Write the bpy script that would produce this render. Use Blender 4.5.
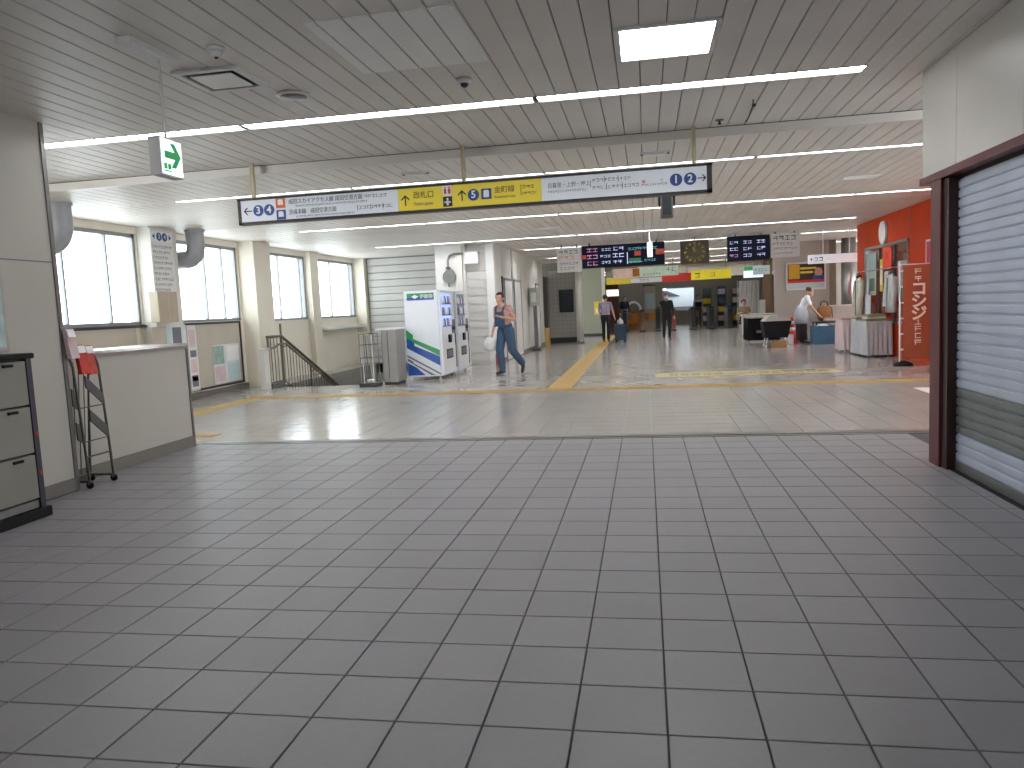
import bpy, bmesh, math, random
from mathutils import Vector, Matrix
import numpy as np
random.seed(7)
for o in list(bpy.data.objects): bpy.data.objects.remove(o)
SC = bpy.context.scene
COL = SC.collection
PI = math.pi

# ------------------------------------------------------------------ camera
F_PX, YAW, PITCH, ROLL, CAM_H = 763.9, -0.1764, 0.0988, 0.0470, 1.3636
cam_d = bpy.data.cameras.new('camera'); cam = bpy.data.objects.new('camera', cam_d); COL.objects.link(cam)
cam_d.sensor_width = 36.0; cam_d.lens = F_PX/1024*36.0; cam_d.clip_end = 300
fwd = Vector((math.sin(YAW)*math.cos(PITCH), math.cos(YAW)*math.cos(PITCH), -math.sin(PITCH)))
rgt0 = Vector((math.cos(YAW), -math.sin(YAW), 0)); dwn0 = fwd.cross(rgt0)
rgt = rgt0*math.cos(ROLL) + dwn0*math.sin(ROLL); dwn = dwn0*math.cos(ROLL) - rgt0*math.sin(ROLL)
m = Matrix((rgt, -dwn, -fwd)).transposed().to_4x4(); m.translation = (0, 0, CAM_H); cam.matrix_world = m
SC.camera = cam

# ------------------------------------------------------------------ world (even overcast sky), exposure
w = bpy.data.worlds.new('overcast_sky'); SC.world = w; w.use_nodes = True
bg = w.node_tree.nodes['Background']; bg.inputs['Color'].default_value = (0.93, 0.97, 1.0, 1); bg.inputs['Strength'].default_value = 5.8
SC.view_settings.view_transform = 'Standard'; SC.view_settings.look = 'None'
SC.view_settings.gamma = 1; SC.view_settings.use_curve_mapping = False
SC.view_settings.exposure = 0.2
TUBE = 30.0      # strength of the ceiling light strips
for (yy, zz, sy, sz) in ((12.0, 2.12, 5.2, 1.5), (18.2, 2.12, 5.4, 1.5)):      # portals help the sky find the window bands
    ld = bpy.data.lights.new('window_portal', 'AREA'); ld.shape = 'RECTANGLE'; ld.size = sy; ld.size_y = sz
    ld.cycles.is_portal = True
    lo = bpy.data.objects.new('window_portal', ld); COL.objects.link(lo)
    lo.matrix_world = Matrix(((0, 0, -1, -8.35), (1, 0, 0, yy), (0, -1, 0, zz), (0, 0, 0, 1)))

# ------------------------------------------------------------------ helpers
def lin(h):
    h = h.lstrip('#'); v = [int(h[i:i+2], 16)/255 for i in (0, 2, 4)]
    return [c/12.92 if c <= .04045 else ((c+.055)/1.055)**2.4 for c in v]
MATS = {}
def mat(name, col, rough=.5, metal=0., var=.06, scale=6., bump=0., emit=0., ecol=None, spec=.5):
    """procedural material: base colour broken up by noise, optional fine bump"""
    if name in MATS: return MATS[name]
    M = bpy.data.materials.new(name); M.use_nodes = True; nt = M.node_tree; N = nt.nodes; L = nt.links
    b = N['Principled BSDF']; c = lin(col)
    tc = N.new('ShaderNodeTexCoord'); nz = N.new('ShaderNodeTexNoise'); nz.inputs['Scale'].default_value = scale; nz.inputs['Detail'].default_value = 4
    L.new(tc.outputs['Object'], nz.inputs['Vector'])
    rp = N.new('ShaderNodeValToRGB')
    rp.color_ramp.elements[0].position = .3; rp.color_ramp.elements[1].position = .7
    rp.color_ramp.elements[0].color = [x*(1-var) for x in c]+[1]; rp.color_ramp.elements[1].color = [min(1, x*(1+var)) for x in c]+[1]
    L.new(nz.outputs['Fac'], rp.inputs['Fac']); L.new(rp.outputs['Color'], b.inputs['Base Color'])
    b.inputs['Roughness'].default_value = rough; b.inputs['Metallic'].default_value = metal
    b.inputs['Specular IOR Level'].default_value = spec
    if bump:
        bp = N.new('ShaderNodeBump'); bp.inputs['Strength'].default_value = bump; bp.inputs['Distance'].default_value = .004
        n2 = N.new('ShaderNodeTexNoise'); n2.inputs['Scale'].default_value = scale*12; L.new(tc.outputs['Object'], n2.inputs['Vector'])
        L.new(n2.outputs['Fac'], bp.inputs['Height']); L.new(bp.outputs['Normal'], b.inputs['Normal'])
    if emit:
        b.inputs['Emission Color'].default_value = lin(ecol or col)+[1]; b.inputs['Emission Strength'].default_value = emit
    MATS[name] = M; return M
def glass_mat():
    M = bpy.data.materials.new('window_glass'); M.use_nodes = True; nt = M.node_tree; N = nt.nodes; N.clear()
    o = N.new('ShaderNodeOutputMaterial'); mx = N.new('ShaderNodeMixShader'); t = N.new('ShaderNodeBsdfTransparent'); g = N.new('ShaderNodeBsdfGlossy')
    fr = N.new('ShaderNodeMath'); fr.operation = 'MULTIPLY'; fr.inputs[1].default_value = .35; lw = N.new('ShaderNodeLayerWeight'); lw.inputs['Blend'].default_value = .25; nt.links.new(lw.outputs['Facing'], fr.inputs[0]); g.inputs['Roughness'].default_value = .03
    t.inputs['Color'].default_value = (.93, .96, .96, 1)
    nt.links.new(fr.outputs[0], mx.inputs[0]); nt.links.new(t.outputs[0], mx.inputs[1]); nt.links.new(g.outputs[0], mx.inputs[2]); nt.links.new(mx.outputs[0], o.inputs[0])
    MATS['glass'] = M; return M
GLASS = glass_mat()
def tile_mat(name, col, rough, var, speck):
    """floor tile: colour varies from tile to tile by position, fine speckle, slight gloss break-up"""
    M = mat(name, col, rough, 0, .03, 40.)
    nt = M.node_tree; N = nt.nodes; L = nt.links; b = N['Principled BSDF']
    base = b.inputs['Base Color'].links[0].from_socket
    geo = N.new('ShaderNodeNewGeometry'); sn = N.new('ShaderNodeVectorMath'); sn.operation = 'SNAP'
    ad = N.new('ShaderNodeVectorMath'); ad.operation = 'ADD'; ad.inputs[1].default_value = (-.0315, -.2324, 0)
    sn.inputs[1].default_value = (.3, .3, 10)
    L.new(geo.outputs['Position'], ad.inputs[0]); L.new(ad.outputs[0], sn.inputs[0])
    wn = N.new('ShaderNodeTexWhiteNoise'); wn.noise_dimensions = '3D'; L.new(sn.outputs[0], wn.inputs['Vector'])
    mr = N.new('ShaderNodeMapRange'); mr.inputs['To Min'].default_value = 1-var; mr.inputs['To Max'].default_value = 1+var; L.new(wn.outputs['Value'], mr.inputs['Value'])
    sp = N.new('ShaderNodeTexNoise'); sp.inputs['Scale'].default_value = 1.3; sp.inputs['Detail'].default_value = 3; L.new(geo.outputs['Position'], sp.inputs['Vector'])
    m2 = N.new('ShaderNodeMapRange'); m2.inputs['From Min'].default_value = .3; m2.inputs['From Max'].default_value = .7
    m2.inputs['To Min'].default_value = 1-speck; m2.inputs['To Max'].default_value = 1+speck; L.new(sp.outputs['Fac'], m2.inputs['Value'])
    mu = N.new('ShaderNodeMath'); mu.operation = 'MULTIPLY'; L.new(mr.outputs[0], mu.inputs[0]); L.new(m2.outputs[0], mu.inputs[1])
    vm = N.new('ShaderNodeVectorMath'); vm.operation = 'SCALE'; L.new(base, vm.inputs[0]); L.new(mu.outputs[0], vm.inputs['Scale'])
    L.new(vm.outputs[0], b.inputs['Base Color'])
    r2 = N.new('ShaderNodeMapRange'); r2.inputs['To Min'].default_value = rough*.75; r2.inputs['To Max'].default_value = rough*1.25
    L.new(sp.outputs['Fac'], r2.inputs['Value']); L.new(r2.outputs[0], b.inputs['Roughness'])
    return M

class MB:
    """collects shapes into one mesh"""
    def __init__(s): s.v = []; s.f = []; s.smooth = set()
    def add(s, vs, fs, smooth=False):
        k = len(s.v); s.v += [tuple(p) for p in vs]
        for f in fs:
            if smooth: s.smooth.add(len(s.f))
            s.f.append(tuple(i+k for i in f))
        return s
    def box(s, x0, x1, y0, y1, z0, z1, bev=0.):
        if x1 < x0: x0, x1 = x1, x0
        if y1 < y0: y0, y1 = y1, y0
        if z1 < z0: z0, z1 = z1, z0
        if bev <= 0:
            return s.add([(x0,y0,z0),(x1,y0,z0),(x1,y1,z0),(x0,y1,z0),(x0,y0,z1),(x1,y0,z1),(x1,y1,z1),(x0,y1,z1)],
                         [(0,3,2,1),(4,5,6,7),(0,1,5,4),(1,2,6,5),(2,3,7,6),(3,0,4,7)])
        bm = bmesh.new(); bmesh.ops.create_cube(bm, size=1)
        for v in bm.verts: v.co = ((x0+x1)/2+v.co.x*(x1-x0), (y0+y1)/2+v.co.y*(y1-y0), (z0+z1)/2+v.co.z*(z1-z0))
        bmesh.ops.bevel(bm, geom=bm.edges[:], offset=min(bev, .45*min(x1-x0, y1-y0, z1-z0)), segments=2, profile=.6, affect='EDGES')
        bm.verts.index_update()
        s.add([v.co[:] for v in bm.verts], [[v.index for v in f.verts] for f in bm.faces]); bm.free(); return s
    def tube(s, pts, r, n=8, caps=True, flat=None):
        """round bar along a polyline; r a number or one per point"""
        P = [Vector(p) for p in pts]; R = r if isinstance(r, (list, tuple)) else [r]*len(P)
        vs = []; fs = []; up = None
        for i, p in enumerate(P):
            a = P[min(i+1, len(P)-1)]-P[max(i-1, 0)]; a.normalize()
            if up is None: up = a.orthogonal().normalized()
            up = (up-a*up.dot(a)).normalized(); sd = a.cross(up)
            for k in range(n):
                t = 2*PI*k/n; vs.append(p+up*R[i]*math.cos(t)+sd*R[i]*math.sin(t))
        for i in range(len(P)-1):
            for k in range(n):
                a, b = i*n+k, i*n+(k+1) % n; fs.append((a, b, b+n, a+n))
        s.add(vs, fs, True)
        if caps:
            e = len(P)-1
            s.add(vs[:n], [tuple(range(n))[::-1]]); s.add(vs[e*n:], [tuple(range(n))])
        return s
    def lathe(s, prof, n=20, c=(0, 0, 0), sx=1., sy=1., smooth=True):
        vs = []; fs = []
        for (r, z) in prof:
            for k in range(n):
                t = 2*PI*k/n; vs.append((c[0]+r*sx*math.cos(t), c[1]+r*sy*math.sin(t), c[2]+z))
        for i in range(len(prof)-1):
            for k in range(n):
                a, b = i*n+k, i*n+(k+1) % n; fs.append((a, b, b+n, a+n))
        fs.append(tuple(range(n))[::-1]); fs.append(tuple(range((len(prof)-1)*n, len(prof)*n)))
        return s.add(vs, fs, smooth)
    def ball(s, c, rx, ry, rz, n=12, mm=8):
        prof = [(max(1e-4, math.sin(PI*i/mm)), -math.cos(PI*i/mm)) for i in range(mm+1)]
        k = len(s.v); s.lathe([(r, z*rz) for r, z in prof], n, c, rx, ry); return s
    def prism(s, poly, axis, a, b):
        """polygon extruded along an axis; poly in the other two axes (in x,y,z order)"""
        def P(u, v, t): return {'x': (t, u, v), 'y': (u, t, v), 'z': (u, v, t)}[axis]
        n = len(poly); vs = [P(u, v, a) for u, v in poly]+[P(u, v, b) for u, v in poly]
        fs = [tuple(range(n)), tuple(range(n, 2*n))[::-1]]+[(i, i+n, (i+1) % n+n, (i+1) % n) for i in range(n)]
        return s.add(vs, fs)
    def disc(s, axis, c, r, t, n=24):
        poly = [(r*math.cos(2*PI*k/n), r*math.sin(2*PI*k/n)) for k in range(n)]
        q = {'x': (c[1], c[2], c[0]), 'y': (c[0], c[2], c[1]), 'z': (c[0], c[1], c[2])}[axis]
        return s.prism([(u+q[0], v+q[1]) for u, v in poly], axis, q[2]-t/2, q[2]+t/2)
    def mesh(s, name, mats):
        me = bpy.data.meshes.new(name); me.from_pydata(s.v, [], s.f)
        for mm in (mats if isinstance(mats, (list, tuple)) else [mats]): me.materials.append(mm)
        bm = bmesh.new(); bm.from_mesh(me); bmesh.ops.recalc_face_normals(bm, faces=bm.faces[:]); bm.to_mesh(me); bm.free()
        if s.smooth:
            me.polygons.foreach_set('use_smooth', [i in s.smooth for i in range(len(me.polygons))])
        return me
def link(name, me, parent=None, loc=None):
    o = bpy.data.objects.new(name, me); COL.objects.link(o)
    if parent: o.parent = parent
    if loc: o.location = loc
    return o
def part(name, mb, m_, parent, label=None, kind=None):
    o = link(name, mb.mesh(name, m_), parent)
    if label: o['label'] = label
    if kind: o['kind'] = kind
    return o
def tag(o, label, cat, group=None):
    o['label'] = label; o['category'] = cat
    if group: o['group'] = group
    return o
def thing(name, label, cat, loc=(0, 0, 0), rz=0, group=None):
    o = link(name, None); o.location = loc; o.rotation_euler = (0, 0, rz); o.empty_display_size = .1
    return tag(o, label, cat, group)
def struct(name, mb, m_, label, cat=None, parent=None):
    o = link(name, mb.mesh(name, m_), parent); o['kind'] = 'structure'; o['label'] = label; o['category'] = cat or name.split('_')[0]
    return o
def B(*a, **k): return MB().box(*a, **k)
FACE = {'-y': (PI/2, 0, 0), '+x': (PI/2, 0, PI/2), '-x': (PI/2, 0, -PI/2), 'up': (0, 0, 0)}
TEXTS = []
def text(body, size, loc, face, m_, parent, align='LEFT', name='lettering', sx=1., bold=0.):
    """flat lettering; turned into a mesh at the end"""
    cu = bpy.data.curves.new(name, 'FONT'); cu.body = body; cu.size = size; cu.align_x = align; cu.align_y = 'CENTER'; cu.extrude = .0015; cu.resolution_u = 3
    cu.offset = bold; cu.materials.append(m_)
    o = link(name, cu, parent); o.location = loc; o.rotation_euler = FACE[face]; o.scale = (sx, 1, 1)
    TEXTS.append(o); return o
def glyphs(mb, x0, x1, z, h, y, t=.002, seed=0, gap=.25):
    """row of small printed characters too small to read: strokes in cells, in the x-z plane at y"""
    r = random.Random(seed); n = max(1, int((x1-x0)/(h*(1+gap)))); cw = (x1-x0)/n
    for i in range(n):
        a = x0+i*cw; b = a+cw*(1-gap); q = h*.14
        mb.box(a, b, y-t, y, z+h*r.uniform(.3, .45)-q/2, z+h*r.uniform(.3, .45)+q/2+.0005)
        mb.box(a, b, y-t, y, z-h*.5, z-h*.5+q) if r.random() < .6 else mb.box(a, b, y-t, y, z-q/2, z+q/2)
        xx = a+(b-a)*r.choice((.1, .5, .8)); mb.box(xx, xx+q, y-t, y, z-h*.5, z+h*.5)
    return mb

# ------------------------------------------------------------------ materials
M_PLANK = mat('ceiling_plank_paint', '#e0dbd4', .45, 0, .05, 1.5)
M_PLANK2 = mat('ceiling_plank_paint_clean', '#f0f0ec', .4, 0, .03, 1.5)
M_VOID = mat('ceiling_void', '#6a655e', .9)
M_TRIM = mat('ceiling_trim_paint', '#dcd7cf', .4, 0, .05, 2)
M_CREAM = mat('cream_wall_panel', '#aeaaa1', .42, 0, .04, 1.2, .05)
M_WHITEWALL = mat('white_wall_panel', '#d2cfc8', .5, 0, .04, 1.2, .05)
M_FASCIA = mat('fascia_panel', '#ccc8c1', .35, 0, .03, 1.0)
M_BASEB = mat('grey_skirting', '#6f6a63', .5, 0, .1, 3)
M_GROUT = mat('grout', '#454343', .85, 0, .15, 10)
M_GROUT2 = mat('pale_grout', '#85817b', .6, 0, .1, 10)
M_TILE = tile_mat('grey_floor_tile', '#838184', .42, .05, .07)
M_PALE = tile_mat('pale_floor_tile', '#a19d98', .17, .02, .05)
M_THRES = mat('threshold_metal', '#6d6a66', .35, .5, .1, 5)
M_YEL = mat('tactile_yellow', '#ab8d4c', .5, 0, .1, 8)
M_STEEL = mat('brushed_steel', '#a9a9aa', .28, 1., .06, 8)
M_STEELD = mat('dull_steel', '#7c7b7a', .4, .8, .08, 8)
M_DUCT = mat('duct_metal', '#a3a5a9', .45, .2, .08, 6)
M_ALU = mat('window_frame_grey', '#8e9093', .4, .3, .05, 6)
M_BLACK = mat('black_plastic', '#121214', .55, spec=.2)
M_DARK = mat('dark_grey_plastic', '#2d2e31', .5)
M_WHITE = mat('white_paint', '#dcdcda', .45, 0, .03)
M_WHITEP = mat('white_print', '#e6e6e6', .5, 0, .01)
M_BLUEP = mat('blue_print', '#1f4a8f', .5, 0, .02)
M_BLACKP = mat('black_print', '#26262c', .6, 0, .02)
M_GREYP = mat('grey_print', '#6a6c74', .6, 0, .02)
M_POST = mat('maroon_steel', '#5f2b2d', .35, .2, .08, 5)
M_POSTD = mat('dark_maroon_steel', '#38201f', .4, .2, .08, 5)
M_SLAT = mat('shutter_slat_grey', '#b4bccb', .4, .2, .05, 3)
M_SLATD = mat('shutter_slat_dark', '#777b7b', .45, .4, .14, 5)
M_RED = mat('shop_red_paint', '#cf4418', .6, 0, .06, 2, spec=.2)
M_REDP = mat('red_print', '#d0281e', .5, 0, .05)
M_PINK = mat('pink_cloth', '#cdb6b8', .8, 0, .08, 5)
M_ORANGEP = mat('orange_print', '#d98b2c', .5, 0, .05)
M_GREENP = mat('green_print', '#2c8c58', .5, 0, .05)
M_CYANP = mat('pale_cyan_print', '#b6ccd0', .5, 0, .05)
M_SKIN = mat('skin', '#c79a80', .55, 0, .05, 20)
M_HAIR = mat('dark_hair', '#231d1a', .6, 0, .2, 40)
M_BROWN = mat('brown_wood', '#6b4226', .5, 0, .15, 6)
M_CARD = mat('cardboard', '#a07a50', .8, 0, .08, 8)
M_DENIM = mat('denim', '#3a5168', .85, 0, .15, 25, .3)
M_TUBE = mat('lamp_diffuser', '#ffffff', .4, 0, 0, emit=TUBE, ecol='#fbfbff')
M_TUBE2 = mat('far_lamp_diffuser', '#ffffff', .4, 0, 0, emit=TUBE*1.8, ecol='#fbfbff')
M_REFL = mat('lamp_reflector', '#b4b4b0', .35, 0, .01)

# ------------------------------------------------------------------ floor
ZN, ZF = 3.04, 2.96                      # ceiling heights, near part and far part
HX0, HX1, HY0, HY1 = -7.45, -5.35, 14.25, 20.4     # stairwell opening
fb = MB()
fb.box(-8.4, 12, -4.2, 7.8, -.25, -.008)
fl_ = struct('floor', fb, M_GROUT, 'grey and pale tiled concourse floor', 'floor')
f2 = MB(); f2.box(-8.4, 12, 7.8, HY0, -.25, -.003); f2.box(-8.4, HX0, HY0, HY1, -.25, -.003); f2.box(HX1, 12, HY0, HY1, -.25, -.003); f2.box(-8.4, 12, HY1, 46, -.25, -.003)
part('pale_tile_bed', f2, M_GROUT2, fl_)
def chamfer_tile(T, g=.0035, c=.0015, h=.012):
    mb = MB(); a, b = g, T-g; mb.add([(a,a,-h),(b,a,-h),(b,b,-h),(a,b,-h),(a,a,-c),(b,a,-c),(b,b,-c),(a,b,-c),(a+c,a+c,0),(b-c,a+c,0),(b-c,b-c,0),(a+c,b-c,0)],
        [(0,1,5,4),(1,2,6,5),(2,3,7,6),(3,0,4,7),(4,5,9,8),(5,6,10,9),(6,7,11,10),(7,4,8,11),(8,9,10,11)]); return mb
tm = chamfer_tile(.3).mesh('tile', M_TILE)
rest = MB(); proto = chamfer_tile(.3); n_t = 0
for r in range(-20, 18):
    y = 2.3324+.3*r
    for c in range(-28, 8):
        x = .0315+.3*c
        if x < -4.9 and y < 5.4: continue
        if x < -5.2: continue
        if -3 <= r <= 10 and -1.02*(y+.3)-.3 < x < .52*y+.25 and n_t < 300:
            link('tile', tm, fl_, (x, y, 0)); n_t += 1
        else: rest.add([(p[0]+x, p[1]+y, p[2]) for p in proto.v], proto.f)
part('tile_field', rest, M_TILE, fl_, kind='stuff')
rest = MB(); proto = chamfer_tile(.3, .002, .0003, .006)
for j in range(0, 90):
    y = 7.95+.3*j
    for c in range(-28, 24):
        x = .0315+.3*c
        if x+.3 > HX0 and x < HX1 and y+.3 > HY0 and y < HY1: continue
        if x < -8.2: continue
        rest.add([(p[0]+x, p[1]+y, p[2]) for p in proto.v], proto.f)
part('pale_tile_field', rest, M_PALE, fl_, kind='stuff')
part('far_floor_slab', B(-8.4, 12, 34.95, 46, -.02, 0), M_PALE, fl_)
th = MB(); th.box(-5.0, 8, 7.74, 7.80, -.01, .002); th.box(-5.0, 8, 7.805, 7.90, -.01, .005); th.box(-5.0, 8, 7.905, 7.945, -.01, .002)
part('threshold_strip', th, M_THRES, fl_, 'dull metal expansion joint between the two tilings')
def tactile(x0, x1, y0, y1, along):
    mb = B(x0, x1, y0, y1, -.002, .003)
    n = 4
    for k in range(n):
        if along == 'x': q = y0+(k+.5)*(y1-y0)/n; mb.box(x0, x1, q-.018, q+.018, .003, .007)
        else: q = x0+(k+.5)*(x1-x0)/n; mb.box(q-.018, q+.018, y0, y1, .003, .007)
    part('tactile_strip', mb, M_YEL, fl_, 'yellow tactile guide strip')
tactile(-6.95, 5.0, 12.2, 12.55, 'x'); tactile(-1.65, -1.25, 12.57, 33, 'y'); tactile(-6.95, -6.6, 8.0, 12.18, 'y'); tactile(-6.58, -5.15, 8.28, 8.5, 'x')

# ------------------------------------------------------------------ ceiling: planks with open joints
ce = struct('ceiling', MB().box(-8.4, 12, -4.2, 7.95, ZN+.16, ZN+.3).box(-8.4, 12, 7.95, 46, ZF+.16, ZF+.3), M_VOID, 'beige slatted metal ceiling with long light strips', 'ceiling')
PW = .1652
def plank_mesh(L):
    a, b = .0035, PW-.0035
    mb = MB(); mb.prism([(a, .02), (a, .004), (a+.005, 0), (b-.005, 0), (b, .004), (b, .02)], 'y', 0, L); return mb
cache = {}
def plank(x, y0, y1, z):
    L = round(y1-y0, 3)
    if L not in cache: cache[L] = plank_mesh(L).mesh('plank', M_PLANK)
    link('plank', cache[L], ce, (x, y0, z))
rest_n = MB(); rest_f = MB()
def plank_to(mb, x, y0, y1, z): mb.add([(p[0]+x, p[1]+y0, p[2]+z) for p in plank_mesh(y1-y0).v], plank_mesh(y1-y0).f)
R1, R2, R3 = (6.27, 6.45), (9.29, 9.40), (13.50, 13.60)      # light troughs
farrows = [(17.75, [-6.35, -3.9, -1.5, .95, 3.4, 4.55], 'fourth'), (21.3, [-3.3, -.85, 1.6, 4.05, 6.5], 'fifth'), (25.6, [-3.2, -.75, 1.7, 4.15, 6.6], 'sixth'), (29.8, [-1.6, .85, 3.3, 5.75], 'seventh'), (33.3, [-1.6, .85, 3.3, 5.75], 'eighth'), (38.4, [-3.2, -.7, 1.8, 4.3], 'added ninth'), (42.3, [-3.2, -.7, 1.8, 4.3], 'added tenth')]  # last two rows added behind the bulkhead to brighten the gate hall
far_y = [R3[1]]+[v for q in farrows if q[0] < 34 for v in (q[0]-.05, q[0]+.05)]+[46]
HATCH = (-1.88, -.99, 4.28, 5.26)
for k in range(-51, 73):
    x = .0115+PW*k
    # near part
    if -5.2 < x < 2.45:
        if x+PW/2 < 1.76:
            plank(x, -4.2, R1[0], ZN); plank(x, R1[1], 7.95, ZN)
        else: plank(x, -4.2, 7.95, ZN)
    elif x < 0: plank_to(rest_n, x, -4.2, R1[0], ZN); plank_to(rest_n, x, R1[1], 7.95, ZN)
    else: plank_to(rest_n, x, -4.2, 7.95, ZN)
    if -8.2 < x < 6.0:
        plank(x, 8.03, R2[0], ZF); plank(x, R2[1], R3[0], ZF)
    elif x <= -8.2 or x >= 6: plank_to(rest_f, x, 8.03, R3[0], ZF)
    for q in range(0, len(far_y), 2): plank_to(rest_f, x, far_y[q], far_y[q+1], ZF)
part('plank_field', rest_n, M_PLANK, ce, kind='stuff'); part('far_plank_field', rest_f, M_PLANK, ce, kind='stuff')
tr = MB(); tr.box(-8.4, 12, 7.952, 8.025, ZF-.012, ZN-.006)
struct('trim_1', tr, M_TRIM, 'pale metal edge strip across the ceiling where it steps down', 'trim')
# lighter square of planks (access hatch)
hp = thing('ceiling_hatch', 'paler square access hatch of ceiling slats between dome camera and round speaker', 'hatch', (HATCH[0], HATCH[2], ZN))
kk = math.ceil((HATCH[0]-.0115)/PW)
for k in range(kk-1, kk+6):
    a = max(.0115+PW*k+.006, HATCH[0]); b = min(.0115+PW*(k+1)-.006, HATCH[1])
    if b-a > .03: part('slat', B(a-HATCH[0], b-HATCH[0], 0, HATCH[3]-HATCH[2], -.008, .002), M_PLANK2, hp)

# light strips in troughs
def strip(x0, x1, y0, y1, z, label, group):
    t = thing('ceiling_light', label, 'light', ((x0+x1)/2, (y0+y1)/2, z), 0, group)
    hw = (x1-x0)/2-.012; hy = (y1-y0)/2-.004
    mb = MB()
    mb.prism([(-hy, -.004), (-hy, .03), (-min(.045, hy*.6), .085), (min(.045, hy*.6), .085), (hy, .03), (hy, -.004), (hy-.006, -.004), (min(.05, hy*.55), .075), (-min(.05, hy*.55), .075), (-hy+.006, -.004)], 'x', -hw, hw)
    for s in (-1, 1): mb.box(s*hw, s*(hw-.008), -hy, hy, -.002, .08)
    part('reflector', mb, M_REFL if y1-y0 < .15 else mat('lamp_reflector_deep', '#8f928e', .4, 0, .02), t)
    d = MB(); d.prism([(-.022, .05), (-.022, .018), (-.012, .006), (.012, .006), (.022, .018), (.022, .05)], 'x', -hw+.01, hw-.01)
    part('diffuser', d, M_TUBE if y0 < 13 else M_TUBE2, t)
rows = [(R1, ZN, [-5.95, -3.4, -.83, 1.70], 'nearest light strip'), (R2, ZF, [-6.05, -3.6, -1.15, 1.3, 3.75, 6.0], 'second light strip'),
        (R3, ZF, [-6.3, -3.85, -1.45, 1.0, 3.45, 6.3], 'third light strip')]
ordn = ['window end', 'second from the window end', 'third from the window end', 'fourth from the window end', 'fifth from the window end']
for (R, z, js, nm) in rows:
    for i in range(len(js)-1):
        lab = f'white tube light, {ordn[i]} of the {nm}' if not (R is R1 and i == 2) else 'white tube light nearest the shutter in the nearest light strip'
        strip(js[i], js[i+1], R[0], R[1], z, lab, 'ceiling light strips')
    if js[0] > -8: # close the trough outside the lamps
        part('plank_closer', B(-8.4, js[0]+.01, R[0], R[1], z, z+.02).box(js[-1]-.01, 1.825 if R is R1 else 12, R[0], R[1], z, z+.02), M_PLANK, ce)
    else: pass
def strip_surface(x0, x1, y, label, ZF=ZF):
    t = thing('ceiling_light', label, 'light', ((x0+x1)/2, y, ZF), 0, 'far ceiling light strips')
    hw = (x1-x0)/2-.015
    part('housing', MB().prism([(-.02, 0), (-.016, -.03), (.016, -.03), (.02, 0)], 'x', -hw, hw), M_REFL, t)
    part('diffuser', B(-hw+.01, hw-.01, -.015, .015, -.042, -.03, bev=.005), M_TUBE, t)
for (y, js, nm) in farrows:
    for i in range(len(js)-1):
        lab = f'far tube light, {ordn[i]} of the {nm} light strip'
        if y < 34: strip(js[i], js[i+1], y-.05, y+.05, ZF, lab, 'far ceiling light strips')
        else: strip_surface(js[i], js[i+1], y, lab)
    if y < 34: part('plank_closer', B(-8.4, js[0]+.01, y-.05, y+.05, ZF, ZF+.02).box(js[-1]-.01, 12, y-.05, y+.05, ZF, ZF+.02), M_PLANK, ce)
for (y, nm) in ((2.75, 'just overhead'), (.4, 'just behind the viewer'), (-2.2, 'far behind the viewer')):  # rows out of view, added to brighten the near floor and ceiling
    for i, (a, b) in enumerate(((-4.6, -2.1), (-2.1, .4))): strip_surface(a, b, y, f'tube light {nm}, {("towards the cabinet", "towards the shutter")[i]}', ZN)
strip_surface(5.5, 6.5, 17.6, 'added tube light brightening the red shop inside')  # lamp added to brighten the dark shop interior
# square recessed lamp
t = thing('square_ceiling_lamp', 'bright square recessed ceiling lamp with two glowing halves', 'light', (.18, 5.25, ZN))
fr = MB()
for (a, b, c, d) in ((-.325, .325, -.335, -.30), (-.325, .325, .30, .335), (-.325, -.29, -.30, .30), (.29, .325, -.30, .30)): fr.box(a, b, c, d, -.014, .004)
part('frame', fr, M_WHITE, t)
for s in (-1, 1): part('diffuser', B(s*.004, s*.289, -.299, .299, -.010, .0), mat('square_lamp_diffuser', '#ffffff', .4, 0, 0, emit=14., ecol='#f8fbff'), t)
# air vent
t = thing('air_vent', 'square four way air vent in the ceiling beside the smoke detector', 'vent', (-2.84, 5.06, ZN), .0)
fr = MB()
for (a, b, c, d) in ((-.235, .235, -.235, -.19), (-.235, .235, .19, .235), (-.235, -.19, -.19, .19), (.19, .235, -.19, .19)): fr.box(a, b, c, d, -.02, .002)
part('frame', fr, M_WHITE, t); part('centre_panel', B(-.15, .15, -.15, .15, -.024, -.016, bev=.004), M_PLANK2, t); part('slot', B(-.189, .189, -.189, .189, -.006, .0), M_DARK, t)
t = thing('ceiling_speaker', 'round flat grey ceiling speaker past the square air vent', 'speaker', (-2.56, 5.58, ZN))
part('ring', MB().lathe([(.125, 0), (.125, -.012), (.105, -.02)], 28), M_TRIM, t); part('grille', MB().lathe([(.103, -.012), (.1, -.022), (.03, -.026), (.001, -.026)], 28), M_STEELD, t)
t = thing('smoke_detector', 'small white domed smoke detector on the ceiling slats', 'detector', (-2.55, 4.5, ZN))
part('base', MB().lathe([(.055, 0), (.055, -.018), (.05, -.022)], 20), M_WHITE, t); part('head', MB().lathe([(.04, -.02), (.036, -.045), (.02, -.058), (.001, -.06)], 20), M_WHITE, t); part('sensor', MB().lathe([(.014, -.056), (.012, -.066), (.001, -.068)], 12), M_DARK, t)
t = thing('dome_camera', 'small white dome camera on the ceiling above the nearest light strip', 'camera', (-1.25, 5.62, ZN))
part('base', MB().lathe([(.055, 0), (.055, -.03), (.045, -.036)], 20), M_WHITE, t); part('dome', MB().lathe([(.03, -.034), (.026, -.05), (.015, -.06), (.001, -.063)], 20), M_DARK, t)
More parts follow.
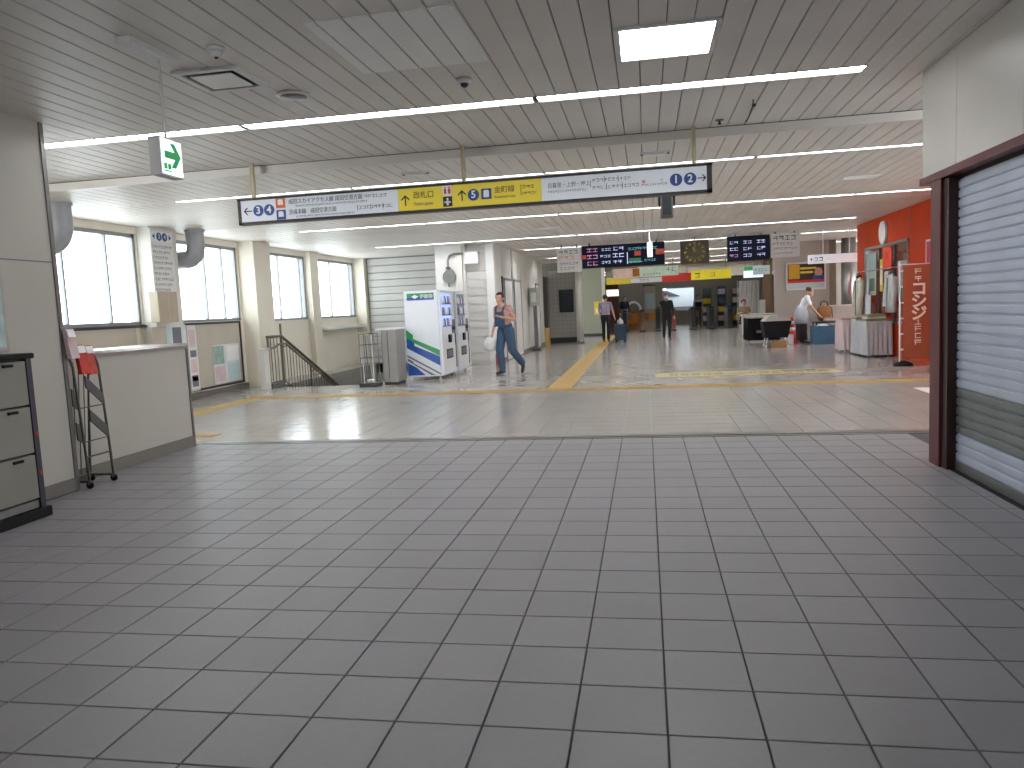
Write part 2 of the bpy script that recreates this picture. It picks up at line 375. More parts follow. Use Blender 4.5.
for (x, y, lab) in ((-2.55, 8.55, 'small recessed white ceiling fitting above the left end of long sign'), (.15, 8.5, 'small recessed white ceiling fitting above the right end of long sign')):
    t = thing('emergency_light', lab, 'light', (x, y+.1, ZF), 0, 'small ceiling fittings')
    part('frame', B(-.16, .16, -.07, .07, -.012, .003, bev=.004), M_WHITE, t); part('lens', B(-.11, .11, -.045, .045, -.035, -.011, bev=.01), M_WHITEP, t)
    for s in (-1, 1): part('clip', B(s*.155, s*.125, -.012, .012, -.02, -.01), M_DARK, t)

t = thing('sprinkler', 'small dark sprinkler head on the ceiling past the square lamp', 'sprinkler', (.74, 7.66, ZN))
part('plate', MB().lathe([(.04, .002), (.04, -.008), (.015, -.012)], 16), M_STEELD, t); part('head', MB().lathe([(.012, -.01), (.012, -.035), (.02, -.038), (.02, -.042)], 12), M_DARK, t)
t = thing('ceiling_cable', 'short dark cable hanging along the ceiling joint past the square lamp', 'cable', (.99, 7.25, ZN))
part('cable', MB().tube([(-.03, -.25, .01), (-.03, -.24, -.01), (-.01, -.05, -.012), (.0, .15, -.01), (.01, .4, -.014), (.01, .55, -.01), (.01, .57, .01)], .006, 6), M_DARK, t); part('clip', B(-.02, .01, -.1, -.07, -.02, .003), M_DARK, t)
for (x, y, sx, sy, lab) in ((3.0, 11.6, .5, .22, 'pale flat ceiling vent beside the fascia over the shutter'), (-1.9, 15.8, .5, .22, 'pale flat ceiling vent between the third and fourth light strips')):
    t = thing('ceiling_vent', lab, 'vent', (x, y, ZF)); part('frame', B(-sx/2, sx/2, -sy/2, sy/2, -.015, .003, bev=.004), M_WHITE, t)
    for q in range(4): part('louvre', B(-sx/2+.03, sx/2-.03, -sy/2+.035+q*.045, -sy/2+.05+q*.045, -.022, -.014), M_TRIM, t)
# exit sign on a rod
t = thing('exit_sign', 'lit exit sign box with green arrow hanging on thin rod', 'sign', (-2.94, 4.5, ZN))
part('ceiling_plate', MB().prism([(-.05, 0), (-.05, -.03), (-.035, -.045), (.035, -.045), (.05, -.03), (.05, 0)], 'y', -.33, .14), M_WHITE, t)
part('rod', MB().tube([(0, 0, -.04), (0, 0, -.52)], .008), M_WHITE, t)
ex = part('case', B(-.04, .035, -.125, .105, -.755, -.52, bev=.006), M_WHITE, t)
part('lit_face', B(.0355, .039, -.115, .096, -.745, -.53), mat('exit_face', '#e9fbf4', .4, 0, 0, emit=1.0, ecol='#dff7ee'), t)
M_EXG = mat('exit_green', '#149a54', .5, 0, .02, emit=.35, ecol='#0f9a50')
ar = MB(); z = -.625
ar.prism([(-.085, z+.022), (.02, z+.022), (-.025, z+.075), (.02, z+.075), (.08, z), (.02, z-.075), (-.025, z-.075), (.02, z-.022), (-.085, z-.022)], 'x', .0395, .042)
part('green_arrow', ar, M_EXG, t)
lm = MB(); lm.box(.0395, .042, -.10, -.07, z-.09, z-.055); lm.box(.0395, .042, -.06, -.03, z-.09, z-.055); lm.box(.0395, .042, -.10, -.03, z-.105, z-.097)
part('small_print', lm, M_EXG, t, kind='stuff')
# far exit sign
t = thing('exit_sign', 'narrow white hanging sign in front of the departure board', 'sign', (.14, 17.9, ZF))
part('rod', MB().tube([(0, 0, .01), (0, 0, -.26)], .012), M_WHITE, t); part('case', B(-.06, .06, -.13, .13, -.58, -.26, bev=.008), mat('far_exit_case', '#e8f0ec', .4, 0, .02, emit=.6), t)

# ------------------------------------------------------------------ walls, near left
WL = MB()
WL.box(-5.3, -4.8, -4.2, 5.64, 0, ZN+.1)
o = struct('wall_left_near', WL, M_CREAM, 'cream panelled end of wall at the photo edge beside the pamphlet rack', 'wall')
part('panel_joint', B(-4.802, -4.797, -4.2, 5.63, 1.912, 1.922), M_GREYP, o)
part('edge_trim', B(-4.86, -4.79, 5.625, 5.665, 0, ZN), M_STEELD, o)
part('baseboard', B(-4.81, -4.785, -4.2, 5.62, 0, .11), M_BASEB, o)
# parapet with steel top
pp = MB().box(-5.55, -5.0, 5.66, 7.68, 0, 1.09)
o = struct('wall_parapet', pp, M_CREAM, 'low cream parapet wall with shiny steel top behind the pamphlet rack', 'wall')
cp = MB(); cp.prism([(-5.58, 1.09), (-5.58, 1.125), (-5.555, 1.15), (-5.01, 1.15), (-4.985, 1.125), (-4.985, 1.09)], 'y', 5.66, 7.70); part('steel_cap', cp, M_STEEL, o)
part('baseboard', B(-5.01, -4.985, 5.67, 7.69, 0, .12), M_BASEB, o)
part('corner_trim', B(-5.02, -4.988, 7.665, 7.695, .12, 1.09), M_STEELD, o)
# back side of the room behind the viewer
struct('wall_rear', B(-5.3, 2.9, -4.4, -4.2, 0, ZN+.3), M_CREAM, 'cream wall closing the concourse behind the viewer', 'wall')

# ------------------------------------------------------------------ wall with windows, far left
XW = -8.1
wl = MB()
wins = [(8.6, 11.33, 1.38, 2.84), (12.25, 14.45, 1.38, 2.84), (15.4, 17.6, 1.33, 2.84), (18.1, 20.75, 1.33, 2.84)]
wl.box(XW-.2, XW, 5.0, 21.0, -4, 1.33); wl.box(XW-.2, XW, 5.0, 15.0, 1.33, 1.38); wl.box(XW-.2, XW, 5.0, 21.0, 2.84, ZF+.2)
ys = [5.0]+[q for wn in wins for q in wn[:2]]+[21.0]
for i in range(0, len(ys), 2): wl.box(XW-.2, XW, ys[i], ys[i+1], 1.33, 2.84)
M_WINW = mat('window_wall_bounce_lit', '#e0d8c9', .5, 0, .04, 1.2, .05)  # cream made lighter to carry the light bounced onto this wall
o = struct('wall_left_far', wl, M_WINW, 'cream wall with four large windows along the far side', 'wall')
part('baseboard', B(XW-.01, XW+.02, 7.0, 14.5, 0, .1), M_BASEB, o)
part('white_column', B(XW-.01, -7.88, 11.36, 12.1, 0, ZF), M_WHITEWALL, o, 'white boxed column between the first two windows')
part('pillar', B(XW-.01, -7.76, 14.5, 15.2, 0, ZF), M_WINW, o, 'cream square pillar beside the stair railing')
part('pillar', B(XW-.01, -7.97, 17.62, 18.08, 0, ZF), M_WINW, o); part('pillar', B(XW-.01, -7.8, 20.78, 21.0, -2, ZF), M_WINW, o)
part('ledge', B(XW-.01, -7.86, 18.12, 20.74, 1.04, 1.11), M_WHITEP, o, 'highlight ledge under the last window, lit glow painted white')  # white colour carries the glow of a lit surface
M_POSTERW = mat('poster_white', '#cfd3d2', .5, 0, .06, 6)
for i, (a, b, c, d) in enumerate(wins):
    wn = struct('window_%d' % (i+1), MB().box(XW-.12, XW-.03, a, a+.05, c, d).box(XW-.12, XW-.03, b-.05, b, c, d).box(XW-.12, XW-.03, a, b, c, c+.05).box(XW-.12, XW-.03, a, b, d-.06, d), M_ALU,
                ['large bright window nearest the round duct and first wall end', 'bright window between the white column and square pillar', 'bright window above the stair railing', 'bright window over the highlight ledge'][i], 'window')
    mid = [(a+b)/2] if i else [a+(b-a)*.42, a+(b-a)*.76]
    if i == 1: mid = [a+(b-a)*.5, a+(b-a)*.78]
    if i >= 2: mid = [a+(b-a)*.42, b-.22]
    for q in mid: part('mullion', B(XW-.10, XW-.05, q-.016, q+.016, c+.05, d-.06), M_ALU, wn)
    edges = [a+.05]+mid+[b-.05]
    for k in range(len(edges)-1): part('pane', B(XW-.078, XW-.072, edges[k]+.01, edges[k+1]-.01, c+.05, d-.06), GLASS, wn)
    part('sill', B(XW-.05, XW+.03, a, b, c-.035, c), M_STEELD if i == 0 else M_TRIM, wn)
# big tan notice board under the windows
t = thing('notice_board', 'wide tan notice board in dark frame under the windows', 'board', (XW, 11.9, 0))
fr = MB(); fr.box(.005, .05, -3.2, 2.4, 1.33, 1.37); fr.box(.005, .05, -3.2, 2.4, .13, .17); fr.box(.005, .05, 2.36, 2.4, .17, 1.33); fr.box(.005, .05, -3.2, -3.16, .17, 1.33)
M_TAN = mat('tan_board', '#b5ad9e', .5, 0, .04, 3)
for (a, b) in ((-3.16, -.8), (.52, 2.36)): part('back_panel', B(.005, .03, a, b, .17, 1.33), M_TAN, t)
part('back_panel', B(.225, .245, -.72, .5, .17, 1.33), M_TAN, t)
part('frame', fr, M_DARK, t)
def poster(lab, loc, w_, h_, base, blobs, cat='poster', face='+x', group=None, name='poster'):
    """sheet of paper with printed blocks; local frame: u right, v up, seen from the front"""
    rz = {'+x': PI/2, '-x': -PI/2, '-y': 0}[face]
    t = thing(name, lab, cat, loc, rz, group)
    part('sheet', B(-w_/2, w_/2, -.004, .0, -h_/2, h_/2), base, t)
    for (u0, u1, v0, v1, m_) in blobs: part('print', B(u0*w_, u1*w_, -.0065, -.0042, v0*h_, v1*h_), m_, t)
    return t
poster('pale map poster on the tan board beside the last window pillar end', (XW+.036, 13.7, .56), .95, .74, M_POSTERW, [(-.48, -.1, 0., .47, mat('map_green', '#8fa79d', .5, 0, .25, 9)), (0, .46, .05, .45, M_WHITEP), (.02, .44, -.45, -.02, M_CYANP), (-.46, -.08, -.45, -.05, M_PINK)], name='map_poster')
poster('poster with dark drawing above the parapet end', (XW+.25, 11.82, 1.14), .55, .42, M_POSTERW, [(-.2, .25, -.35, .4, M_GREYP), (-.45, -.28, -.4, .4, M_CYANP)], name='event_poster')
t = thing('banner_poster', 'tall narrow pink and white poster beside the parapet edge', 'poster', (XW+.25, 12.26, .75), PI/2)
part('sheet', B(-.13, .13, -.004, 0, -.55, .58), M_POSTERW, t)
for (a, b, m_) in ((.2, .5, M_PINK), (.02, .14, M_GREYP), (-.25, -.02, M_PINK), (-.5, -.3, M_GREYP), (-.4, -.32, M_REDP)): part('print', B(-.09, .09, -.0065, -.0042, a, b), m_, t)
# station notice on the white column
t = thing('platform_notice', 'tall white platform notice with two blue circles on the column', 'sign', (-7.875, 11.66, 2.36), PI/2)
part('panel', B(-.3, .3, -.02, 0, -.56, .56), M_WHITE, t)
part('header', B(-.29, .29, -.024, -.0205, .36, .53), M_WHITEP, t)
for s in (-1, 1):
    part('circle', MB().disc('y', (s*.075, -.026, .445), .068, .004), M_BLUEP, t); text('34'[(s+1)//2], .11, (s*.075, -.0295, .445), '-y', M_WHITEP, t, 'CENTER')
    part('chevron', MB().prism([(s*.25, .445), (s*.19, .49), (s*.19, .40)], 'y', -.027, -.0245), M_BLUEP, t)
g_ = MB()
for k in range(9): glyphs(g_, -.26, .26-.06*(k % 3), .28-.088*k, .04, -.0205, seed=k)
part('small_print', g_, M_GREYP, t, kind='stuff')
t = thing('wall_box', 'beige metal box on the column under the tall platform notice', 'box', (-7.87, 11.47, 1.40))
part('case', B(0, .16, -.26, .26, 0, .50, bev=.01), mat('beige_box', '#b0a48f', .45, 0, .05), t); part('lid_seam', B(.158, .163, -.02, .02, .02, .5), M_TAN, t)
# round ducts
def duct(lab, y, x):
    t = thing('air_duct', lab, 'duct', (x, y, ZF), 0, 'round ducts at the window wall')
    R = .15; pts = [(0, 0, 0), (0, 0, -.3)]
    for k in range(1, 7):
        a = PI/2*k/6; pts.append((-.2+.2*math.cos(a), 0, -.3-.2*math.sin(a)))
    pts.append((XW-x+.003, 0, -.5))
    part('pipe', MB().tube(pts, R, 22), M_DUCT, t)
    part('collar', MB().tube([(0, 0, .0), (0, 0, -.035)], R+.018, 22), M_DUCT, t)
    part('collar', MB().tube([(0, 0, -.285), (0, 0, -.315)], R+.006, 22), M_DUCT, t); part('collar', MB().tube([(XW-x+.002, 0, -.5), (XW-x+.04, 0, -.5)], R+.012, 22), M_DUCT, t)
duct('round grey air duct elbow beside the near wall end', 8.75, -7.3); duct('round grey air duct elbow beside the white column', 12.3, -7.65)

# ------------------------------------------------------------------ stairwell and railing
st = MB()
for k in range(11): st.box(HX0, HX1, HY0+.3*k, HY0+.3*(k+1)+.02, -.25-.16*(k+1), -.16*(k+1))
st.box(HX0-.02, HX0, HY0, HY1, -2.2, -.25); st.box(HX1, HX1+.02, HY0, HY1, -2.2, -.25); st.box(HX0, HX1, HY0+3.3, HY1+.5, -2.2, -1.95)
o = struct('stairs', st, mat('stair_concrete', '#8b8780', .6, 0, .08, 4), 'stair flight going down beside the windows', 'stairs')
part('landing_light_wall', B(HX0, HX1, HY1, HY1+.1, -2.2, -.01), M_CREAM, o)
t = thing('stair_railing', 'brown steel stair railing with vertical bars descending by the windows', 'railing', (-7.4, 14.1, 0))
M_RAIL = mat('railing_steel', '#6d655c', .4, .6, .08, 8)
def rz_(y): return 1.02 if y < .6 else 1.02-(y-.6)*.475
part('top_rail', MB().tube([(0, 0, 1.02), (0, .6, 1.02), (0, 3.9, rz_(3.9))], .03, 10), M_RAIL, t)
part('handrail', MB().tube([(.09, -.25, .80), (.09, .1, .80), (.09, .3, .86), (.09, .6, .86), (.09, 3.9, rz_(3.9)-.16)], .022, 10), M_RAIL, t)
part('bottom_rail', MB().tube([(0, 0, .1), (0, .6, .1), (0, 3.9, rz_(3.9)-.92)], .015, 8), M_RAIL, t)
for q in (0.02, .6, 1.9, 3.2): part('post', MB().tube([(0, q, rz_(q)-1.02 if q > .6 else 0), (0, q, rz_(q)+(.25 if q == .6 else 0))], .022, 8), M_RAIL, t)
for k in range(26):
    q = .14+k*.135
    part('baluster', MB().tube([(0, q, rz_(q)-.92), (0, q, rz_(q))], .008, 6), M_RAIL, t)
for q in (.15, .62, 1.9): part('bracket', MB().tube([(0, q, rz_(q)-.22), (.09, q, rz_(q)-.2)], .01, 6), M_RAIL, t)
part('end_plate', B(.03, .15, -.42, -.2, .79, .81), M_WHITE, t)
part('newel', B(-.06, .06, -.28, -.08, 0, .8), M_WHITEWALL, t); part('foot_block', B(-.08, .12, -.05, .42, 0, .09), M_STEELD, t)

# steel cabinet and wire umbrella stand beside the vending machine
t = thing('steel_cabinet', 'grey stainless cabinet standing against the white vending machine', 'cabinet', (-4.88, 14.2, 0))
part('body', B(-.14, .16, -.14, .4, .05, 1.06, bev=.01), mat('cabinet_grey', '#8b8784', .4, .2, .05), t); part('plinth', B(-.12, .14, -.12, .38, 0, .05), M_DARK, t); part('top', B(-.3, .17, -.02, .44, 1.06, 1.09, bev=.006), M_WHITE, t)
part('door_seam', B(-.02, -.01, -.145, -.139, .08, 1.03), M_DARK, t)
t = thing('umbrella_stand', 'wire stand with slim rods and dark base beside the steel cabinet', 'stand', (-5.21, 13.9, 0))
part('base', B(-.19, .17, -.16, .16, 0, .07, bev=.01), M_DARK, t)
for (x, y) in ((-.15, -.12), (.13, -.12), (-.15, .12), (.13, .12)): part('post', MB().tube([(x, y, .06), (x, y, 1.02)], .011), M_STEELD, t)
for zz in (.55, .8, 1.01): part('ring', MB().tube([(-.15, -.12, zz), (.13, -.12, zz), (.13, .12, zz), (-.15, .12, zz), (-.15, -.12, zz)], .008, 6), M_STEELD, t)
for k in range(4): part('rod', MB().tube([(-.1+.065*k, -.1+.05*(k % 3), .07), (-.12+.06*k, -.08+.05*(k % 2), .98)], .012, 6), [M_STEEL, M_GREYP, M_STEEL, M_WHITE][k], t)
part('cup', MB().lathe([(.07, .07), (.08, .13), (.06, .14)], 12), M_WHITE, t)

# ------------------------------------------------------------------ back wall with siding, service block
wb = MB().box(-8.3, -3.6, 21.0, 21.2, -2.2, ZF+.2)
o = struct('wall_back', wb, mat('siding_joint', '#969491', .6), 'white wall of horizontal siding behind the stairwell', 'wall')
sm = B(-7.75, -4.2, 20.955, 21.0, .01, .19).mesh('siding_board', mat('siding_white', '#c5c3c0', .45, 0, .04, 2))
for k in range(15): link('siding_board', sm, o, (0, 0, .2*k-.06))
BX, BY0, BY1 = -3.62, 18.5, 27.6
bl = MB().box(-5.05, BX, BY0+.05, BY1, 0, ZF+.1)
o = struct('wall_service_block', bl, M_WHITEWALL, 'white service block wall with doors running into the distance', 'wall')
sm2 = B(-4.3, -3.79, BY0-.0, BY0+.05, .01, .19).mesh('siding_board', MATS['siding_white'])
for k in range(14): link('siding_board', sm2, o, (0, 0, .2*k+.1))
part('corner_column', B(-3.8, BX+.02, BY0-.06, BY0+.14, 0, ZF), M_WHITE, o); part('column', B(-5.05, -4.3, BY0-.12, BY0+.05, 0, ZF), M_WHITE, o)
part('pipe_cover', B(-4.5, -4.36, BY0-.2, BY0-.12, 0, ZF), M_WHITEWALL, o)
part('baseboard', B(BX, BX+.015, BY0+.14, BY1, 0, .1), M_BASEB, o)
for q in (19.6, 21.0, 22.6, 25.2, 26.4): part('panel_joint', B(BX, BX+.004, q-.006, q+.006, 0, ZF), mat('joint_grey', '#a9a7a3', .6), o)
t = thing('conduit', 'bent grey conduit and round cover on the white column above vending machines', 'pipe', (-4.72, BY0-.17, 2.0))
part('pipe', MB().tube([(0, 0, -.05), (0, 0, .6), (.05, 0, .7), (.13, -.03, .73), (.2, -.075, .74), (.41, -.075, .74)], .026, 8), M_STEELD, t); part('cover', MB().disc('y', (.02, .0, .2), .16, .05), M_STEELD, t); part('clamp', B(-.05, .05, -.03, .05, .4, .43), M_DARK, t)
t = thing('junction_box', 'small white junction box high on the white siding', 'box', (-4.12, BY0-.12, 2.62))
part('case', B(-.17, .17, -.1, .115, -.14, .16, bev=.01), M_WHITE, t); part('cover_plate', B(-.14, .14, -.107, -.1, -.11, .13), M_PLANK2, t)
for i, (a, b, lab, m_) in enumerate(((19.8, 20.9, 'plain white door just past the corner column', M_WHITE), (21.3, 22.4, 'pale grey service door with slim handle', M_WHITEWALL), (25.6, 26.3, 'narrow white service door near the tiled recess', M_WHITE))):
    d = struct('door_%d' % (i+1), B(BX-.02, BX+.025, a, b, .02, 2.1), m_, lab, 'door')
    part('door_frame', MB().box(BX, BX+.035, a-.06, a, 0, 2.16).box(BX, BX+.035, b, b+.06, 0, 2.16).box(BX, BX+.035, a-.06, b+.06, 2.1, 2.16), M_ALU, d)
    part('handle', MB().tube([(BX+.06, b-.12, .95), (BX+.06, b-.12, 1.2)], .012), M_STEEL, d)
part('notice', B(BX, BX+.03, 19.45, 19.55, 1.5, 2.2), M_DARK, o, 'slim dark notice strip')
t = thing('defibrillator_case', 'green and white defibrillator case on a slim grey stand', 'case', (BX+.2, 24.0, 0))
part('stand', B(-.05, .05, -.1, .1, .06, 1.4), M_STEELD, t); part('foot', B(-.12, .12, -.2, .2, 0, .06), M_DARK, t); part('case', B(-.13, .1, -.24, .24, 1.4, 1.96, bev=.02), mat('case_green', '#a9b2a0', .45, 0, .05), t); part('window', B(-.08, .08, -.247, -.24, 1.52, 1.82), M_WHITE, t)
t = thing('wet_floor_sign', 'small folding yellow warning board by the white wall', 'sign', (BX+.32, 25.9, 0))
M_WET = mat('wet_floor_yellow', '#a88c48', .45, 0, .05)
for s in (-1, 1): part('leaf', MB().prism([(s*.02, .64), (s*.03, .64), (s*.2, 0), (s*.19, 0)], 'x', -.07, .07), M_WET, t)
part('print', MB().prism([(-.075, .4), (-.085, .4), (-.135, .2), (-.125, .2)], 'x', -.04, .04), M_BLACKP, t)
t = thing('fire_extinguisher', 'red fire extinguisher on the floor behind the walking man', 'extinguisher', (-3.55, 18.2, 0)); t.scale = (.75, .75, .6)
part('cylinder', MB().lathe([(.085, 0), (.09, .03), (.09, .42), (.07, .48), (.03, .52), (.03, .55)], 16), mat('extinguisher_red', '#9c3238', .45), t); part('valve', B(-.03, .06, -.02, .02, .55, .6), M_BLACK, t); part('hose', MB().tube([(.05, 0, .56), (.12, 0, .5), (.11, 0, .2)], .012), M_BLACK, t)
# recess with glass-block like tiled wall, steel column
sb = MB().box(-5.05, -2.4, 28.5, 28.7, 0, ZF+.1)
o = struct('wall_tiled_recess', sb, M_GROUT2, 'recess wall of square tiles beside the steel column', 'wall')
gt = B(0, .145, -.012, 0, 0, .145).mesh('tile', mat('recess_tile', '#a8a7a0', .3, 0, .06, 4))
for i in range(7):
    for j in range(16): link('tile', gt, o, (-3.52+.155*i, 28.5, .2+.155*j))
part('plinth', B(-3.6, -2.4, 28.4, 28.5, 0, .18), M_DARK, o)
struct('door_4', B(-3.66, -3.6, 27.62, 28.48, .02, 2.45), mat('dark_opening', '#4a4540', .6), 'dark brown doorway at the end of the white block', 'door')
t = thing('wall_display', 'black wall screen on the square tiled recess', 'screen', (-2.88, 28.48, 1.54))
part('frame', B(-.26, .26, -.06, 0, -.42, .42, bev=.01), M_BLACK, t); part('glass', B(-.23, .23, -.064, -.06, -.38, .38), mat('screen_glass', '#1d262c', .15, 0, .15, 3), t)
t = thing('steel_column', 'slim pale steel column at the recess corner', 'column', (-2.33, 27.6, 0))
part('shaft', MB().lathe([(.125, 0), (.125, ZF)], 20), M_WHITEWALL, t); part('collar', MB().lathe([(.135, 0), (.135, .12)], 20), M_STEEL, t); part('top_ring', MB().lathe([(.14, ZF-.3), (.14, ZF-.26)], 20), M_STEEL, t)

# ------------------------------------------------------------------ vending machines
M_VM = mat('vending_white', '#d8dde3', .3, 0, .02)
M_VSTR_B = mat('stripe_blue', '#24509a', .35, 0, .03); M_VSTR_G = mat('stripe_green', '#2f8f58', .35, 0, .03)
def vending(lab, y0, wid, dep, h, branded, lit):
    x1 = -4.02 if branded else -3.98
    t = thing('vending_machine', lab, 'vending machine', (x1, y0, 0), 0, 'vending machines')   # front faces +x
    part('body', B(-dep, -.05, 0, wid, .07, h, bev=.015), M_VM, t); part('front_door', B(-.048, 0, .004, wid-.004, .08, h-.01, bev=.01), M_VM, t)
    for (a, b) in ((-dep+.06, .06), (-.1, .06), (-dep+.06, wid-.06), (-.1, wid-.06)): part('foot', MB().lathe([(.035, 0), (.035, .012), (.015, .02), (.015, .075)], 10, (a, b, 0)), M_WHITE if b < .1 else M_STEELD, t)
    dw = wid*.66
    sc = part('display_window', B(-.004, .004, .06, .06+dw, h*.58, h-.07), mat('vending_display_lit', '#8f9fd8', .2, 0, .05, emit=1.3, ecol='#8ea4f0') if lit else mat('vending_display', '#aeb6c0', .2, 0, .05), t)
    for r in range(3):
        zz = h*.585+(h*.42-.08)*r/3
        part('shelf', B(.004, .02, .06, .06+dw, zz, zz+.02), mat('display_shelf', '#3e4aa6', .4) if lit else M_GREYP, sc)
        for c in range(7):
            q = .09+c*(dw-.06)/6.6
            cm = [M_CYANP, M_WHITEP, M_GREYP, M_BLUEP, M_WHITEP, mat('pale_mauve_print', '#a79ac0', .5), M_WHITEP][(c*3+r*2) % 7]
            part('bottle', MB().lathe([(.02, 0), (.022, .02), (.022, .1), (.012, .13), (.012, .15)], 8, (.02, q, zz+.02)), cm, sc)
    part('coin_panel', B(.0, .012, .08+dw, wid-.03, h*.5, h*.66), M_GREYP, t); part('bill_slot', B(.012, .02, .09+dw, wid-.05, h*.54, h*.58), M_BLACK, t)
    part('label_strip', B(0, .006, .06, .06+dw, h*.50, h*.565), M_WHITEP, t)
    part('card_reader', B(.0, .03, wid*.45, wid*.62, h*.40, h*.49), M_BLACK, t)
    part('lower_panel', B(0, .006, .06, wid-.06, h*.12, h*.38), M_WHITE, t)
    fpk = part('pickup_flap', B(.004, .014, wid*.25, wid*.72, h*.22, h*.33, bev=.004), M_DARK, t); part('flap_window', B(.013, .016, wid*.3, wid*.67, h*.24, h*.31), M_GREYP, fpk)
    part('lock_bar', B(0, .02, wid-.06, wid-.03, h*.1, h*.5), M_GREYP, t)
    if branded:
        e = -.003                                   # the end facing the viewer, y = 0
        hd = part('header_plate', B(-dep+.07, -.13, e, 0, h-.19, h-.05), M_VSTR_G, t)
        part('blue_band', B(-dep+.07, -.13, e-.002, e, h-.19, h-.13), M_VSTR_B, hd)
        xx = -dep+.24; part('diamond', MB().prism([(xx-.075, h-.12), (xx, h-.08), (xx+.075, h-.12), (xx, h-.16)], 'y', e-.005, e-.002), M_WHITEP, hd)
        text('伊藤園', .095, (-dep+.34, e-.004, h-.125), '-y', M_WHITEP, hd, sx=.95)
        X0 = -dep+.012; X1 = -.065
        def band(pts, m_, nm, k): part(nm, MB().prism(pts, 'y', e-.002*k, 0), m_, t)
        band([(X0, 1.03), (X0+.14, .92), (X0+.14, .84), (X1, .60), (X1, .48), (X0, .84)], M_VSTR_G, 'green_stripe', 1)
        band([(X0, .86), (X0+.16, .76), (X0+.16, .70), (X1, .47), (X1, .28), (X0, .66)], M_VSTR_B, 'blue_stripe', 2)
        band([(X0, .52), (X1, .13), (X1, .10), (X0, .48)], M_GREYP, 'thin_stripe', 1); band([(X0, .45), (X0+.12, .38), (X0+.12, .35), (X1-.12, .1), (X1-.2, .1), (X0, .40)], M_GREYP, 'thin_stripe', 1)
        band([(X0, .36), (X0+.18, .26), (X0+.36, .1), (X0, .1)], M_VSTR_B, 'blue_corner', 1)
    return t
vending('white vending machine with green and blue stripes on its end', 14.85, 1.08, .76, 1.8, True, True)
vending('white vending machine behind the striped one', 15.97, 1.0, .68, 1.79, False, False)

# ------------------------------------------------------------------ long hanging direction sign
SX0, SX1, SZ0, SZ1, SY = -4.48, .70, 2.435, 2.725, 8.10
t = thing('direction_sign', 'long hanging platform direction sign with white and yellow panels', 'sign', (0, 7.80, .05)); t.scale = (.963, 1, .963)     # 5 m long
fr = MB(); fr.box(SX0, SX1, 0, .1, SZ0, SZ0+.03); fr.box(SX0, SX1, 0, .1, SZ1-.025, SZ1); fr.box(SX0, SX0+.035, 0, .1, SZ0, SZ1); fr.box(SX1-.05, SX1, 0, .1, SZ0, SZ1); fr.box(SX0+.03, SX1-.04, .06, .1, SZ0+.02, SZ1-.02)
part('frame', fr, mat('sign_frame_bronze', '#2e2a29', .4, .3), t)
M_SW = mat('sign_panel_white', '#cdd2d8', .35, 0, .01, emit=.12); M_SY = mat('sign_panel_yellow', '#d6c22c', .35, 0, .02, emit=.12)
YX0, YX1 = -2.60, -1.035
for (a, b, m_, nm) in ((SX0+.035, YX0, M_SW, 'white_panel'), (YX0, YX1, M_SY, 'yellow_panel'), (YX1, SX1-.05, M_SW, 'white_panel')): part(nm, B(a+.001, b-.001, .006, .06, SZ0+.03, SZ1-.025), m_, t)
for x in (-4.30, -1.87, .53): part('hanger', B(x-.02, x+.02, .03, .07, SZ1, (ZN-.045)/.963), mat('hanger_cream', '#b9ad92', .45, .2), t)
ZC = (SZ0+SZ1)/2+.003; E0 = .0045
def arrow(x, z, d, s, m_=M_BLACKP):
    mb = MB(); a = s*.09
    sh = [(-1, .12), (.75, .12), (.75, -.12), (-1, -.12)]; h1 = [(1.05, 0), (.3, .8), (-.02, .8), (.68, 0), (-.02, -.8), (.3, -.8)]
    R = {'r': lambda u, v: (u, v), 'l': lambda u, v: (-u, v), 'u': lambda u, v: (-v, u)}[d]
    for q in (sh, h1): mb.prism([(x+R(u, v)[0]*s, z+R(u, v)[1]*s) for u, v in q], 'y', E0-.002, .006)
    part('arrow', mb, m_, t)
def num(n, x, z, r=.062):
    part('number_disc', MB().disc('y', (x, E0, z), r, .003, 28), M_BLUEP, t); text(n, r*1.75, (x, E0-.003, z), '-y', M_WHITEP, t, 'CENTER', bold=.002)
arrow(-4.36, ZC, 'l', .05); num('3', -4.235, ZC); num('4', -4.105, ZC)
part('train_mark', B(-4.02, -3.91, E0-.002, .006, ZC+.01, ZC+.115), mat('sign_orange', '#d9632f', .5), t); part('train_mark', B(-4.02, -3.91, E0-.002, .006, ZC-.115, ZC-.01), M_BLUEP, t)
for zz in (ZC+.07, ZC-.06): part('train_icon', MB().prism([(-3.995, zz-.025), (-3.935, zz-.025), (-3.935, zz+.025), (-3.945, zz+.035), (-3.985, zz+.035), (-3.995, zz+.025)], 'y', E0-.004, E0-.001), M_WHITEP, t)
text('成田スカイアクセス線 成田空港方面', .062, (-3.87, E0-.002, ZC+.068), '-y', M_GREYP, t, sx=.86)
text('京成本線　成田空港方面', .062, (-3.87, E0-.002, ZC-.045), '-y', M_GREYP, t, sx=.82)
gl = MB(); glyphs(gl, -3.79, -2.95, ZC+.02, .018, .006, .003, 3); glyphs(gl, -3.79, -3.1, ZC-.095, .018, .006, .003, 4); glyphs(gl, -2.98, -2.72, ZC+.07, .03, .006, .003, 5)
glyphs(gl, -3.05, -2.66, ZC-.045, .032, .006, .003, 6)
for x in (-3.07, -2.92, -2.78): gl.box(x, x+.006, .003, .006, ZC-.075, ZC-.015)
part('small_print', gl, M_GREYP, t, kind='stuff')
arrow(-2.52, ZC-.01, 'u', .055); text('改札口', .082, (-2.43, E0-.002, ZC+.035), '-y', mat('brown_print', '#574c22', .5), t, sx=.95); text('Ticket gates', .045, (-2.43, E0-.002, ZC-.055), '-y', M_GREYP, t)
